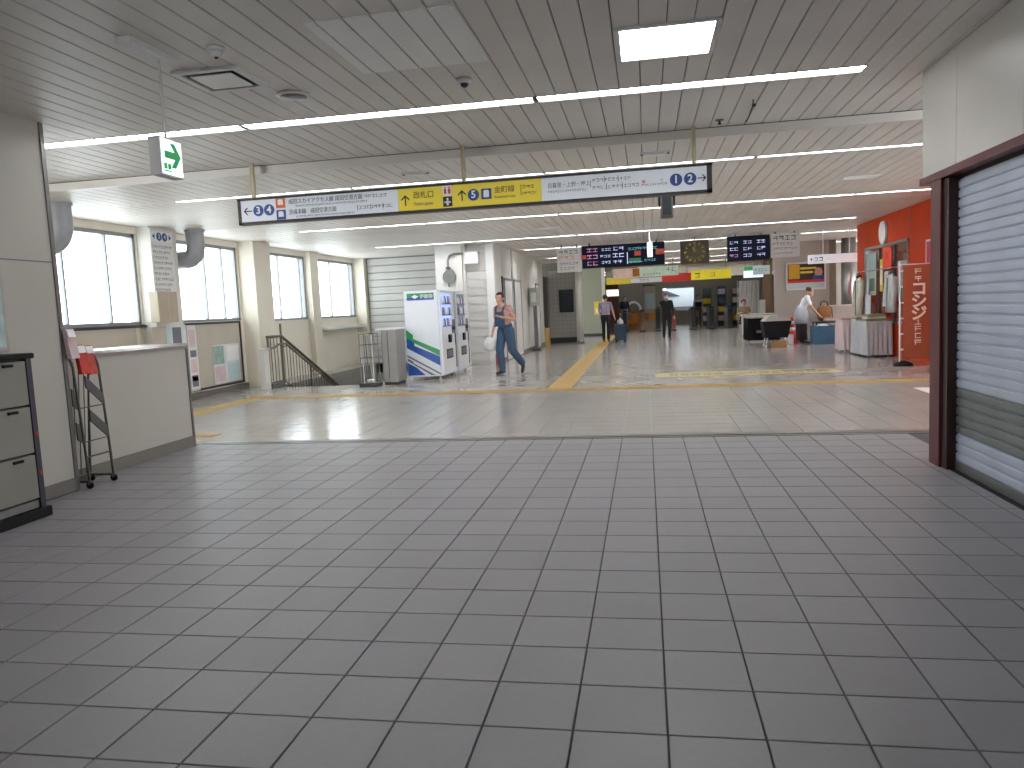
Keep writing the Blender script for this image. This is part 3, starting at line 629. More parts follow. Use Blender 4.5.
part('icon_plate', B(-2.10, -2.0, E0-.002, .006, ZC+.01, ZC+.12), M_WHITEP, t); part('icon_plate', B(-2.10, -2.0, E0-.002, .006, ZC-.105, ZC-.0), M_BLACKP, t)
ic = MB()
for s in (-1, 1): ic.disc('y', (-2.05+s*.022, E0-.003, ZC+.095), .009, .003, 10); ic.box(-2.05+s*.022-.012, -2.05+s*.022+.012, E0-.005, E0-.001, ZC+.03, ZC+.082)
part('toilet_icon', ic, M_REDP, t)
ic = MB(); ic.disc('y', (-2.05, E0-.003, ZC-.025), .012, .003, 10); ic.box(-2.062, -2.038, E0-.005, E0-.001, ZC-.09, ZC-.04); ic.box(-2.085, -2.015, E0-.005, E0-.001, ZC-.065, ZC-.05); part('lift_icon', ic, M_WHITEP, t)
arrow(-1.89, ZC, 'u', .055); num('5', -1.765, ZC)
part('train_mark', B(-1.68, -1.57, E0-.002, .006, ZC-.055, ZC+.055), M_BLUEP, t); part('train_icon', MB().prism([(-1.655, -.035+ZC), (-1.595, -.035+ZC), (-1.595, .03+ZC), (-1.61, .04+ZC), (-1.64, .04+ZC), (-1.655, .03+ZC)], 'y', E0-.004, E0-.001), M_WHITEP, t)
text('金町線', .078, (-1.54, E0-.002, ZC+.03), '-y', mat('olive_print', '#6b6320', .5), t, sx=.95); text('Kanamachi Line', .036, (-1.54, E0-.002, ZC-.04), '-y', MATS['olive_print'], t)
gl = MB(); glyphs(gl, -1.24, -1.1, ZC+.045, .03, .006, .003, 8); glyphs(gl, -1.24, -1.08, ZC-.02, .022, .006, .003, 9); gl.box(-1.255, -1.25, .003, .006, ZC-.04, ZC+.07); part('small_print', gl, MATS['olive_print'], t, kind='stuff')
text('日暮里・上野・押上', .055, (-.97, E0-.002, ZC+.03), '-y', M_GREYP, t, sx=.9)
gl = MB(); glyphs(gl, -.97, -.56, ZC-.03, .02, .006, .003, 11); glyphs(gl, -.50, -.1, ZC+.055, .03, .006, .003, 12); glyphs(gl, -.50, -.02, ZC-.02, .03, .006, .003, 13); glyphs(gl, .0, .26, ZC-.03, .02, .006, .003, 14)
for x, zz in ((-.525, .0), (-.38, .03), (-.24, .03), (-.36, -.04), (-.2, -.04)): gl.box(x, x+.006, .003, .006, ZC+zz-.01, ZC+zz+.06)
part('small_print', gl, M_GREYP, t, kind='stuff')
part('line_mark', MB().disc('y', (.02+.0, E0, ZC+.005), .018, .003, 14), mat('line_pink', '#c98a92', .5), t); part('line_mark', MB().disc('y', (.2, E0, ZC+.01), .018, .003, 14), M_CYANP, t)
num('1', .345, ZC); num('2', .485, ZC); arrow(.60, ZC, 'r', .042)
t = thing('hanging_speaker', 'small grey box hanging behind the right end of the long sign', 'speaker', (.29, 9.6, ZF))
part('bracket', MB().tube([(0, 0, .005), (0, 0, -.32)], .015), M_STEELD, t); part('body', B(-.075, .075, -.08, .08, -.6, -.3, bev=.015), M_STEELD, t); part('grille', B(-.055, .055, -.085, -.08, -.57, -.34), M_DARK, t)
for s in (-1, 1): part('side_clamp', B(s*.075, s*.1, -.03, .03, -.46, -.33), M_BLACK, t)

# ------------------------------------------------------------------ near left: drawer trolley, pamphlet rack, wall poster
t = thing('collection_cabinet', 'grey three flap cabinet with dark frame and black base beside cream wall', 'cabinet', (-4.4, 4.84, 0))
M_FLAP = mat('flap_grey', '#827f76', .45, 0, .05, 4)
part('base', B(-.37, .03, -1.2, .035, 0, .075, bev=.01), M_BLACK, t); part('body', B(-.36, -.03, -1.17, .0, .075, 1.18), M_DARK, t)
part('top', B(-.37, .02, -1.19, .03, 1.165, 1.205, bev=.012), M_BLACK, t)
for a in (-.045, -1.2): part('corner_post', B(-.03, .012, a, a+.045, .075, 1.165), mat('frame_dark', '#3c3a44', .35, .3), t)
part('kick_plate', B(-.03, -.005, -1.155, -.045, .08, .135), M_STEELD, t)
for (z0, z1) in ((.15, .47), (.485, .82), (.835, 1.15)):
    for (a, b) in ((-.595, -.05), (-1.15, -.605)):
        d = part('flap', B(-.03, .008, a, b, z0, z1, bev=.006), M_FLAP, t)
        for q in (.3, .7): part('handle', B(.006, .025, a+(b-a)*q-.04, a+(b-a)*q+.04, z1-.035, z1-.015), M_BLACK, d)
for zz in (.62, .33): part('red_tag', B(.012, .018, -.03, -.015, zz-.014, zz+.014), M_REDP, t)
t = thing('pamphlet_rack', 'slim wire pamphlet rack on casters against the parapet', 'rack', (-4.78, 5.83, 0))
M_WIRE = mat('rack_wire', '#55534f', .4, .6)
W2 = .15
for s in (-1, 1):
    y = s*W2
    part('front_upright', MB().tube([(.075, y, .04), (.05, y, .6), (.025, y, 1.04), (.0, y, 1.12), (-.05, y, 1.15)], .011, 8), M_WIRE, t)
    part('rear_upright', MB().tube([(-.17, y, .04), (-.06, y, 1.15)], .009, 8), M_WIRE, t)
    part('base_bar', MB().tube([(-.17, y, .06), (.085, y, .06)], .01, 8), M_WIRE, t)
    for x in (-.15, .075):
        c = part('caster', MB().disc('y', (x, y, .03), .03, .02, 16), M_BLACK, t); part('fork', B(x-.012, x+.012, y-.014, y+.014, .035, .07), M_STEELD, c)
for zz, x in ((1.15, -.055), (.06, -.16), (.27, .065)): part('crossbar', MB().tube([(x, -W2, zz), (x, W2, zz)], .007, 6), M_WIRE, t)
for k in range(4): part('wire', MB().tube([(-.1, -.09+.06*k, .1), (-.02, -.09+.06*k, 1.08)], .004, 6), M_WIRE, t)
M_PKT = mat('pocket_grey', '#4f4e4b', .5)
for z0 in (.40, .69):           # slanting pocket plates, and shorter ones at the back
    xf = .07-.045*z0
    ps = part('pocket', MB().prism([(-.05, z0+.17), (.148, z0), (.148, z0+.10), (-.05, z0+.27)], 'x', xf, xf+.012), M_PKT, t)
    part('pocket_back', MB().prism([(-.148, z0+.02), (-.07, z0-.03), (-.07, z0+.12), (-.148, z0+.17)], 'x', xf-.06, xf-.05), M_PKT, t)
    part('crossbar', MB().tube([(xf, -W2, z0+.0), (xf, W2, z0+.0)], .005, 6), M_WIRE, t)
for k, (y, m_, dz, lab) in enumerate(((-.09, M_PINK, .14, 'pink pamphlet stack at the back of the wire rack'), (.0, mat('pamphlet_red', '#c43326', .5, 0, .2, 14), .0, 'red pamphlet stack in the top of the wire rack'), (.085, mat('pamphlet_red_2', '#b8402f', .5, 0, .25, 18), -.01, 'red and white pamphlet stack at the front of the wire rack'))):
    p_ = thing('pamphlet_stack', lab, 'pamphlets', (-4.775+.035, 5.79+y*1.15, .975+dz), 0, 'pamphlets in the wire rack'); p_.scale = (1, 1.12, 1.25)
    part('cover', MB().prism([(-.02, 0), (.02, 0), (-.02, .2), (-.05, .2)], 'y', -.042, .042), m_, p_); part('title_strip', MB().prism([(.0035, .145), (.0065, .145), (-.0125, .195), (-.0185, .195)], 'y', -.038, .038), M_WHITEP, p_)
t = thing('framed_poster', 'pale blue green poster in slim frame cut by the photo edge', 'poster', (-4.8, 4.58, 1.62), PI/2)
part('frame', B(-.5, .5, -.025, 0, -.4, .4, bev=.006), M_STEEL, t); part('sheet', B(-.47, .47, -.028, -.025, -.37, .37), mat('poster_bluegreen', '#a9c7c4', .3, 0, .25, 5), t)

# ------------------------------------------------------------------ right: fascia, post, shutter
o = struct('wall_right', MB().box(2.36, 2.9, -4.2, 6.5, 0, ZN+.1).box(2.25, 2.45, -4.2, 6.62, 2.225, ZN+.1), M_FASCIA, 'pale wall over the grey roller shutter', 'wall')
for k, (a, b) in enumerate(((5.98, 6.64), (5.0, 5.975), (4.02, 4.995), (3.04, 4.015), (2.06, 3.035), (1.08, 2.055))): part('fascia_panel', B(2.185, 2.25, a, b, 2.225, ZN-.004, bev=.004), M_FASCIA, o)
part('return_panel', B(2.19, 2.9, 6.62, 6.645, 2.225, ZN), M_FASCIA, o)
struct('trim_2', MB().box(2.17, 2.36, -4.2, 6.66, 2.17, 2.225), M_POST, 'maroon steel beam along the top of the roller shutter', 'trim')
o = struct('trim_3', B(2.18, 2.29, 6.24, 6.44, 0, 2.17), M_POST, 'maroon steel post at the end of the roller shutter', 'post')
part('guide_channel', B(2.2, 2.3, 6.14, 6.24, 0, 2.16), M_POSTD, o)
t = thing('roller_shutter', 'closed grey roller shutter of horizontal slats beside the maroon post', 'shutter', (2.272, 0, 0))
prof = [(a_, b_*.92) for a_, b_ in [(.008, 0), (-.004, .002), (-.0065, .012), (-.007, .04), (-.0065, .056), (-.002, .0605), (.004, .0625), (.004, .0745), (.014, .0745), (.014, 0)]]
sl = MB().prism([(a, c) for a, c in prof], 'y', -4.1, 6.18)
s1 = sl.mesh('slat', M_SLAT); s2 = sl.mesh('slat', M_SLATD)
for k in range(30):
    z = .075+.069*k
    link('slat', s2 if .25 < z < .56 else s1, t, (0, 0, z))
part('bottom_rail', B(-.012, .02, -4.1, 6.18, .0, .075, bev=.006), M_STEELD, t)
part('lock', B(-.022, -.007, 5.0, 5.08, 1.02, 1.1), M_STEELD, t)
part('floor_channel', B(-.05, .04, -4.1, 6.13, -.004, .004), M_BLACK, t)

# ------------------------------------------------------------------ red shop on the right
XS = 5.08
wins_s = (16.15, 19.15, .68, 2.36)
rs = MB().box(XS, XS+.15, 13.2, wins_s[0], 0, ZF+.1).box(XS, XS+.15, wins_s[1], 19.85, 0, ZF+.1).box(XS, XS+.15, wins_s[0], wins_s[1], 0, wins_s[2]).box(XS, XS+.15, wins_s[0], wins_s[1], wins_s[3], ZF+.1)
rs.box(XS+.15, 9.5, 19.7, 19.85, 0, ZF+.1)
o = struct('wall_shop', rs, M_RED, 'orange red shop front with round white sign and posters', 'wall')
for q in (16.0, 14.6): part('panel_joint', B(XS-.003, XS, q-.008, q+.008, 2.4, ZF), M_POST, o)
struct('wall_shop_inside', MB().box(XS+1.6, XS+1.7, 13.2, 19.7, 0, ZF+.1), M_CREAM, 'pale wall inside the red shop behind its glass', 'wall')
wn = struct('window_5', MB().box(XS-.02, XS+.1, wins_s[0], wins_s[0]+.06, wins_s[2], wins_s[3]).box(XS-.02, XS+.1, wins_s[1]-.06, wins_s[1], wins_s[2], wins_s[3]).box(XS-.02, XS+.1, wins_s[0], wins_s[1], wins_s[3]-.06, wins_s[3]).box(XS-.02, XS+.1, wins_s[0], wins_s[1], wins_s[2], wins_s[2]+.05), M_STEEL, 'wide steel framed shop window with posters in the red front', 'window')
for q in (17.1, 18.15): part('mullion', B(XS+.015, XS+.05, q-.025, q+.025, wins_s[2], wins_s[3]), M_DARK, wn)
for (a, b) in ((16.22, 17.05), (17.15, 18.1), (18.2, 19.08)): part('pane', B(XS+.04, XS+.046, a, b, wins_s[2]+.05, wins_s[3]-.06), GLASS, wn)
t = thing('round_shop_sign', 'round white disc sign on the red shop front', 'sign', (XS, 17.68, 2.6))
part('disc', MB().disc('x', (-.03, 0, 0), .24, .06, 32), M_WHITE, t); part('rim', MB().disc('x', (-.012, 0, 0), .26, .02, 32), M_STEEL, t)
M_YP = mat('yellow_print', '#d9c23a', .5, 0, .08)
def spost(lab, y, z, w_, h_, base, blobs): return poster(lab, (XS+.03, y, z), w_, h_, base, blobs, face='-x', group='posters on the shop window', name='shop_poster')
spost('orange round poster at the top of the shop window', 17.62, 2.06, .6, .5, mat('poster_orange', '#e0492a', .5, 0, .05), [(-.2, .2, -.1, .25, M_REDP)])
spost('tall white and pink poster in the middle of the shop window', 17.55, 1.45, .5, .65, M_POSTERW, [(-.35, .35, .1, .4, M_PINK), (-.35, .35, -.4, -.05, M_YP)])
spost('pale poster with green block at the far end of shop window', 18.7, 1.75, .6, .95, mat('poster_mint', '#b9c9bd', .5, 0, .1), [(-.4, .4, .1, .4, M_CYANP), (-.3, .3, -.4, -.1, mat('dull_green', '#71806a', .6))])
spost('narrow yellow poster beside the shop window post', 18.02, 1.7, .22, .7, M_YP, [(-.3, .3, -.3, .3, M_WHITEP)])
spost('white price list poster at the near end of shop window', 16.6, 1.55, .6, .8, M_POSTERW, [(-.4, .4, .15, .4, M_CYANP), (-.4, .4, -.4, .05, M_WHITEP)])
poster('small pale poster on the red edge of the shop', (XS-.002, 19.5, 1.45), .3, .5, mat('poster_salmon', '#cf8c74', .5, 0, .1), [(-.3, .3, -.3, .3, M_ORANGEP)], face='-x', name='shop_poster')
poster('bright pink poster on the red wall above the cloth banner', (XS-.002, 14.95, 2.0), .55, .5, M_WHITEP, [(-.42, .42, -.42, .42, mat('hot_pink', '#c8385f', .5, 0, .2, 8))], face='-x', name='shop_poster')
# cloth banner (vertical flag) with lettering
t = thing('banner_flag', 'tall brown orange cloth banner with white vertical lettering on a pole', 'banner', (4.76, 14.75, .0))
M_BAN = mat('banner_cloth', '#94482c', .8, 0, .08, 5)
mb = MB(); vs = []; fs = []; nx, nz = 8, 24
for j in range(nz+1):
    for i in range(nx+1):
        u = i/nx; vs.append((-.22+.52*u, .018*math.sin(u*5+j*.25), 0.12+1.68*j/nz))
k0 = len(vs)
vs += [(x, y+.006, z) for x, y, z in vs]
for j in range(nz):
    for i in range(nx):
        a = j*(nx+1)+i; fs.append((a, a+1, a+nx+2, a+nx+1)); b = a+k0; fs.append((b, b+nx+1, b+nx+2, b+1))
mb.add(vs, fs, True); part('cloth', mb, M_BAN, t)
part('pole', MB().tube([(-.27, .01, .05), (-.27, .01, 1.86)], .012), M_WHITE, t); part('crossbar', MB().tube([(-.27, .01, 1.81), (.31, .01, 1.81)], .009), M_WHITE, t)
for k in range(6): part('tab', B(-.275, -.21, -.01, .02, 0.28+.28*k, .31+.28*k), M_WHITE, t)
part('base', MB().lathe([(.16, 0), (.16, .04), (.05, .09)], 16, (-.2, 0.02, 0)), M_BLACK, t)
M_BANL = mat('banner_lettering', '#e2cdbb', .6, 0, .02)
for k, ch in enumerate('コシジ'): text(ch, .27, (.04, -.03, 1.36-.22*k), '-y', M_BANL, t, 'CENTER', bold=.008)
gl = MB()
for k, zz in enumerate((1.68, 1.55, .78, .66, .54, .42)): glyphs(gl, -.03, .09, zz, .09, -.024, .005, 20+k, .1)
part('small_lettering', gl, M_BANL, t, kind='stuff')

# stalls along the shop: tables with cloths and goods
def cloth(mb, x0, x1, y0, y1, z, drop, amp=.02, n=30):
    """tablecloth: flat top and wavy skirt"""
    per = []
    for k in range(n): per.append((x0+(x1-x0)*k/n, y0, 0, -1))
    for k in range(n): per.append((x1, y0+(y1-y0)*k/n, 1, 0))
    for k in range(n): per.append((x1-(x1-x0)*k/n, y1, 0, 1))
    for k in range(n): per.append((x0, y1-(y1-y0)*k/n, -1, 0))
    N_ = len(per); vs = []; fs = []
    for j, tt in enumerate((0, .08, .5, 1)):
        for k, (x, y, nx_, ny_) in enumerate(per):
            a = amp*tt*(1.2+math.sin(k*1.15)); vs.append((x+nx_*a, y+ny_*a, z-drop*tt))
    for j in range(3):
        for k in range(N_): a = j*N_+k; b = j*N_+(k+1) % N_; fs.append((a, b, b+N_, a+N_))
    fs.append(tuple(range(N_))); mb.add(vs, fs); return mb
def stall(lab, lab2, x0, x1, y0, y1, z, drop, m_):
    t = thing('folding_table', lab, 'table', ((x0+x1)/2, (y0+y1)/2, 0), 0, 'stall tables'); hx, hy = (x1-x0)/2, (y1-y0)/2
    part('tabletop', B(-hx+.01, hx-.01, -hy+.01, hy-.01, z-.04, z-.006), M_CARD, t)
    for a in (-1, 1):
        for b in (-1, 1): part('leg', MB().tube([(a*(hx-.06), b*(hy-.06), 0), (a*(hx-.06), b*(hy-.06), z-.04)], .014), M_STEEL, t)
    c = tag(link('tablecloth', cloth(MB(), -hx, hx, -hy, hy, z, drop).mesh('tablecloth', m_)), lab2, 'tablecloth', 'stall cloths'); c.location = ((x0+x1)/2, (y0+y1)/2, 0)
stall('folding table under the pale pink cloth by the shop corner', 'pale pink cloth draped over the stall by the shop corner', 4.42, 5.0, 18.5, 19.15, .74, .68, mat('cloth_palepink', '#d5c3c4', .8, 0, .05, 6))
stall('folding table under the pale grey cloth below shop window', 'pale grey cloth draped over the stall below shop window', 4.5, 5.0, 16.9, 18.08, .74, .70, mat('cloth_palegrey', '#b9bdc2', .8, 0, .06, 6))
def goods(lab, x, y, z, sx, sy, sz, m_, m2, name='folded_clothes', cat='clothes', grp='goods on the stalls'):
    t = thing(name, lab, cat, (x, y, z), 0, grp)
    n = 3
    for k in range(n): part('fold', B(-sx/2*(1-.05*k), sx/2*(1-.04*k), -sy/2, sy/2*(1-.06*k), sz*k/n+.001, sz*(k+1)/n, bev=.012), m_ if k % 2 == 0 else m2, t)
M_OLV = mat('olive_cloth', '#8a8460', .85, 0, .15, 10); M_LGT = mat('light_cloth', '#c9c6b8', .85, 0, .1, 10); M_TEAL = mat('teal_cloth', '#56707a', .8, 0, .15, 8)
goods('folded olive and cream clothes on the pale grey stall', 4.75, 17.3, .741, .4, .4, .14, M_OLV, M_LGT)
goods('folded cream clothes at the far end of the pale grey stall', 4.72, 17.95, .741, .42, .35, .1, M_LGT, M_OLV)
goods('folded dark red cloth bundle on the pale pink stall', 4.62, 18.72, 0.741, .3, .3, .03, mat('darkred_cloth', '#7e3a3d', .8), M_LGT)
def garment(lab, x, y, m_, m2, ln=.95):
    t = thing('hanging_jacket', lab, 'jacket', (x, y, 0), -PI/2, 'jackets hung at the shop window')
    z1 = 1.72
    part('hanger', MB().tube([(-.19, 0, z1-.08), (0, 0, z1), (.19, 0, z1-.08), (-.19, 0, z1-.08)], .008, 6).tube([(0, 0, z1), (0, 0, z1+.07), (.03, .0, z1+.1), (.05, 0, z1+.07)], .006, 6), M_BLACK, t)
    part('torso', MB().lathe([(.23, z1-ln), (.22, z1-ln*.6), (.2, z1-.25), (.2, z1-.1), (.09, z1-.02)], 16, (0, 0, 0), 1, .35), m_, t)
    for s in (-1, 1): part('sleeve', MB().tube([(s*.18, 0, z1-.1), (s*.25, -.02, z1-.4), (s*.24, -.05, z1-.68)], [.07, .06, .05], 10), m_, t)
    part('collar', MB().lathe([(.085, z1-.04), (.07, z1+.03)], 14, (0, 0, 0), 1, .7), m2, t); part('front_placket', B(-.012, .012, -.085, -.07, z1-ln, z1-.1), m2, t)
garment('cream jacket with dark collar hung at the far end of shop window', 4.9, 19.0, M_LGT, M_HAIR); garment('pale grey jacket hung at the near end of shop window', 4.92, 16.7, M_POSTERW, M_GREYP, .8)
# rails holding the jackets
t = thing('clothes_rail', 'chrome clothes rail in front of the shop window', 'rail', (4.92, 17.85, 0))
part('rail', MB().tube([(0, -1.55, 1.82), (0, 1.45, 1.82)], .012), M_STEEL, t)
for q in (-1.5, 1.42): part('upright', MB().tube([(.08, q, 0), (.08, q, 1.82), (0, q, 1.82)], .012), M_STEEL, t)
t = thing('wooden_crate', 'small brown crate under the pale pink stall', 'crate', (4.8, 18.28, 0))
part('base', B(-.14, .1, -.12, .12, 0, .02), M_BROWN, t)
for k in range(3): part('slat', B(-.15, .11, -.13, -.115, .02+.07*k, .08+.07*k), M_BROWN, t); part('slat', B(-.15, .11, .115, .13, .02+.07*k, .08+.07*k), M_BROWN, t)
for x in (-.15, .095): part('end', B(x, x+.015, -.115, .115, .02, .23), M_BROWN, t)

# floor stickers
t = thing('floor_sticker', 'faded yellow lettered sticker strip on the pale floor', 'sticker', (1.75, 14.35, 0))
part('sheet', B(-1.6, 1.6, -.42, .42, .0005, .003), mat('sticker_yellow', '#b3aa7c', .4, 0, .12, 3), t)
gl = MB()
r_ = random.Random(5)
for k in range(14):
    x = -1.35+.2*k
    if k in (5, 6): continue
    gl.box(x, x+.15, .05, .12, .003, .005); gl.box(x+.02, x+.06, -.2, .1, .003, .005); gl.box(x+.1, x+.14, -.22, .2, .003, .005)
    if r_.random() < .6: gl.box(x, x+.15, -.2, -.14, .003, .005)
part('lettering', gl, mat('sticker_print', '#8d7f3c', .5), t, kind='stuff')
part('dark_mark', B(.65, 1.25, .1, .25, .003, .0055), M_GREYP, t)
t = thing('floor_sticker', 'white floor sticker with blue mark beside the maroon post', 'sticker', (4.05, 11.0, 0))
part('sheet', B(-.42, .42, -.36, .36, .0005, .003), M_WHITE, t); part('mark', MB().disc('z', (-.1, -.1, .004), .2, .003), M_BLUEP, t)

# ------------------------------------------------------------------ departure boards, clock
YB = 20.3
def led_board(lab, x0, x1, z0, z1, rows_, extra=None):
    t = thing('departure_board', lab, 'display', ((x0+x1)/2, YB, z0), 0, 'departure boards'); W, H = x1-x0, z1-z0
    part('case', B(-W/2, W/2, 0, .2, 0, H, bev=.015), M_BLACK, t); part('screen', B(-W/2+.03, W/2-.03, -.006, .001, .03, H-.03), mat('board_screen', '#0e1526', .5, 0, .1, 4, emit=.05, ecol='#16305a', spec=.15), t)
    for x in (-W/2+.2, W/2-.2): part('hanger', B(x-.025, x+.025, .08, .13, H, ZF-z0+.005), M_STEELD, t)
    return t
M_LED = {n: mat('led_'+n, c, .4, 0, 0, emit=e, ecol=c) for n, c, e in (('white', '#c9cdf2', .7), ('pink', '#c88ab8', .6), ('red', '#a8402f', .3), ('green', '#2a7a52', .3), ('blue', '#3a63b8', .7), ('cyan', '#6fb3c0', .6))}
def led_row(t, x0, x1, z, h, m_, seed):
    g = MB(); glyphs(g, x0, x1, z, h, -.006, .003, seed, .2); part('led_text', g, M_LED[m_], t, kind='stuff')
t = led_board('wide black departure board beside the white timetable panel', -1.60, .53, 2.31, 2.89, 3)
for k, (a, b, c, d, m_) in enumerate(((-.93, -.62, .46, .09, 'pink'), (-.55, -.28, .46, .06, 'white'), (-.24, .05, .47, .09, 'white'), (-.93, -.62, .29, .10, 'pink'), (-.58, -.3, .29, .06, 'white'), (-.26, .06, .3, .1, 'white'), (-.93, -.62, .12, .1, 'pink'), (-.55, -.3, .13, .06, 'white'), (-.25, .0, .13, .08, 'white'), (.14, .9, .44, .06, 'cyan'), (.14, .5, .1, .03, 'white'), (.55, .85, .13, .05, 'cyan'))): led_row(t, a, b, c, d, m_, 40+k)
for (a, b, c, d, m_) in ((-1.08, -.95, .24, .34, 'red'), (.16, .46, .08, .2, 'green'), (.3, .46, .26, .38, 'red'), (.84, 1.06, .26, .4, 'red'), (.105, .125, .06, .36, 'white')): part('led_block', B(a, b, -.009, -.006, c, d), M_LED[m_], t)
t = led_board('smaller black departure board beside the clock', 2.10, 3.13, 2.29, 2.91, 3)
for k, (a, b, c, d, m_) in enumerate([(-.46+.33*i+(0 if i < 3 else .0), -.46+.33*i+.22, .46-.165*j, .07, ('pink' if (i == 0 and j == 2) else 'white')) for i in range(3) for j in range(3)]): led_row(t, a, b, c, d, m_, 70+k)
def white_panel(lab, x0, x1, z0, z1, rows_):
    t = thing('timetable_board', lab, 'sign', ((x0+x1)/2, YB, z0), 0, 'white panels beside the boards'); W, H = x1-x0, z1-z0
    part('panel', B(-W/2, W/2, .02, .14, 0, H, bev=.008), M_WHITE, t)
    for x in (-W/2+.12, W/2-.12): part('hanger', B(x-.02, x+.02, .06, .1, H, ZF-z0+.005), M_STEELD, t)
    for k, (c, h, m_) in enumerate(rows_):
        g = MB(); glyphs(g, -W/2+.06, W/2-.06-.1*(k % 2), c, h, .02, .003, 90+k); part('print', g, m_, t, kind='stuff')
white_panel('white timetable panel with orange print beside the wide departure board', -2.26, -1.62, 2.24, 2.87, [(.52, .09, M_BLACKP), (.38, .09, M_ORANGEP), (.22, .06, M_GREYP), (.1, .07, M_GREYP)])
white_panel('white timetable panel with black print beside the smaller departure board', 3.15, 3.85, 2.32, 2.91, [(.48, .11, M_BLACKP), (.34, .06, M_GREYP), (.22, .05, M_GREYP), (.1, .04, M_GREYP)])
t = thing('station_clock', 'square dark brown clock with gold hour marks hanging from the ceiling', 'clock', (1.29, YB+.1, 2.58))
part('case', B(-.36, .36, 0, .12, -.3, .3, bev=.012), mat('clock_brown', '#3c2a17', .4, 0, .1), t)
M_GOLD = mat('clock_gold', '#c9a044', .4, .3, .1)
mk = MB()
for k in range(12):
    a = 2*PI*k/12; c_, s_ = math.sin(a), math.cos(a); mk.tube([(c_*.2, -.004, s_*.2), (c_*.26, -.004, s_*.26)], .016, 6)
part('face', MB().disc('y', (0, -.002, 0), .275, .006, 32), mat('clock_face', '#4d4a20', .4, 0, .1), t); part('hour_marks', mk, M_GOLD, t)
part('hour_hand', MB().tube([(0, -.012, 0), (-.05, -.012, .13)], .011, 6), M_GOLD, t); part('minute_hand', MB().tube([(0, -.016, 0), (.02, -.016, .2)], .008, 6), M_GOLD, t)
part('hanger', MB().tube([(0, .06, .3), (0, .06, ZF-2.58+.005)], .02), M_STEELD, t)
t = thing('hanging_sign', 'white hanging sign with blue lettering in front of the red shop corner', 'sign', (4.66, 20.5, 2.12))
part('panel', B(-.58, .58, -.04, .04, 0, .22, bev=.01), mat('sign_white_glow', '#e2e4ea', .4, 0, .02, emit=.4), t); g = MB(); glyphs(g, -.45, -.2, .11, .1, -.04, .003, 31); part('lettering', g, M_BLUEP, t, kind='stuff'); g = MB(); g.prism([(-.54, .11), (-.49, .15), (-.49, .07)], 'y', -.043, -.04); part('arrow', g, M_BLUEP, t); g = MB(); glyphs(g, -.12, .0, .11, .05, -.04, .003, 32); part('small_print', g, M_PINK, t, kind='stuff')  # panel glow added so that it reads white
for x in (-.22, .4): part('hanger', MB().tube([(x, 0, .21), (x, 0, ZF-2.12+.005)], .015), M_WHITE, t)

# ------------------------------------------------------------------ right rear: wall with advertisement, counter, column
o = struct('wall_right_far', MB().box(3.92, 5.5, 24.6, 24.8, 0, ZF+.1), M_CREAM, 'beige wall carrying the large framed advertisement', 'wall')
struct('wall_right_side', MB().box(5.5, 5.7, 24.6, 30, 0, ZF+.1), mat('brown_wall', '#8a7a68', .5, 0, .06), 'brownish wall beside the round steel column', 'wall')
struct('wall_right_end', MB().box(5.7, 12, 26.5, 26.7, 0, ZF+.1), M_CREAM, 'beige wall at the end of the passage beyond the red shop', 'wall')
t = thing('advertisement', 'large framed advertisement with yellow block and dark photo', 'poster', (4.82, 24.6, 1.92))
part('frame', B(-.58, .58, -.05, 0, -.42, .42, bev=.008), M_WHITE, t); part('sheet', B(-.53, .53, -.053, -.05, -.37, .37), mat('ad_dark', '#2a2418', .4, 0, .1), t)
for (a, b, c, d, m_) in ((-.5, -.18, -.08, .36, mat('ad_yellow', '#c99a28', .5, 0, .1)), (-.16, .3, .2, .26, M_YP), (-.16, .2, .08, .14, M_YP), (-.53, .53, -.2, -.12, M_REDP), (-.53, .53, -.37, -.2, M_CYANP)): part('print', B(a, b, -.056, -.053, c, d), m_, t)
part('portrait', MB().lathe([(.001, -.13), (.09, -.1), (.12, 0), (.09, .11), (.001, .14)], 14, (.36, -.054, .1), 1, .03), mat('ad_face', '#b98a78', .6), t); part('print', B(.2, .52, -.058, -.0535, -.12, .0), M_BLUEP, t)
t = thing('round_column', 'round stainless column behind the beige counter', 'column', (5.95, 24.2, 0))
part('shaft', MB().lathe([(.2, 0), (.2, ZF)], 24), M_STEEL, t); part('base_ring', MB().lathe([(.22, 0), (.22, .15)], 24), M_STEELD, t)
t = thing('service_counter', 'beige boxed counter in front of the round steel column', 'counter', (5.55, 23.3, 0))
part('body', B(-.4, .9, -.25, .3, 0, .98), M_CREAM, t); part('top', B(-.42, .92, -.27, .32, .98, 1.02, bev=.006), M_WHITEWALL, t); part('baseboard', B(-.405, .9, -.26, -.25, 0, .08), M_BASEB, t)
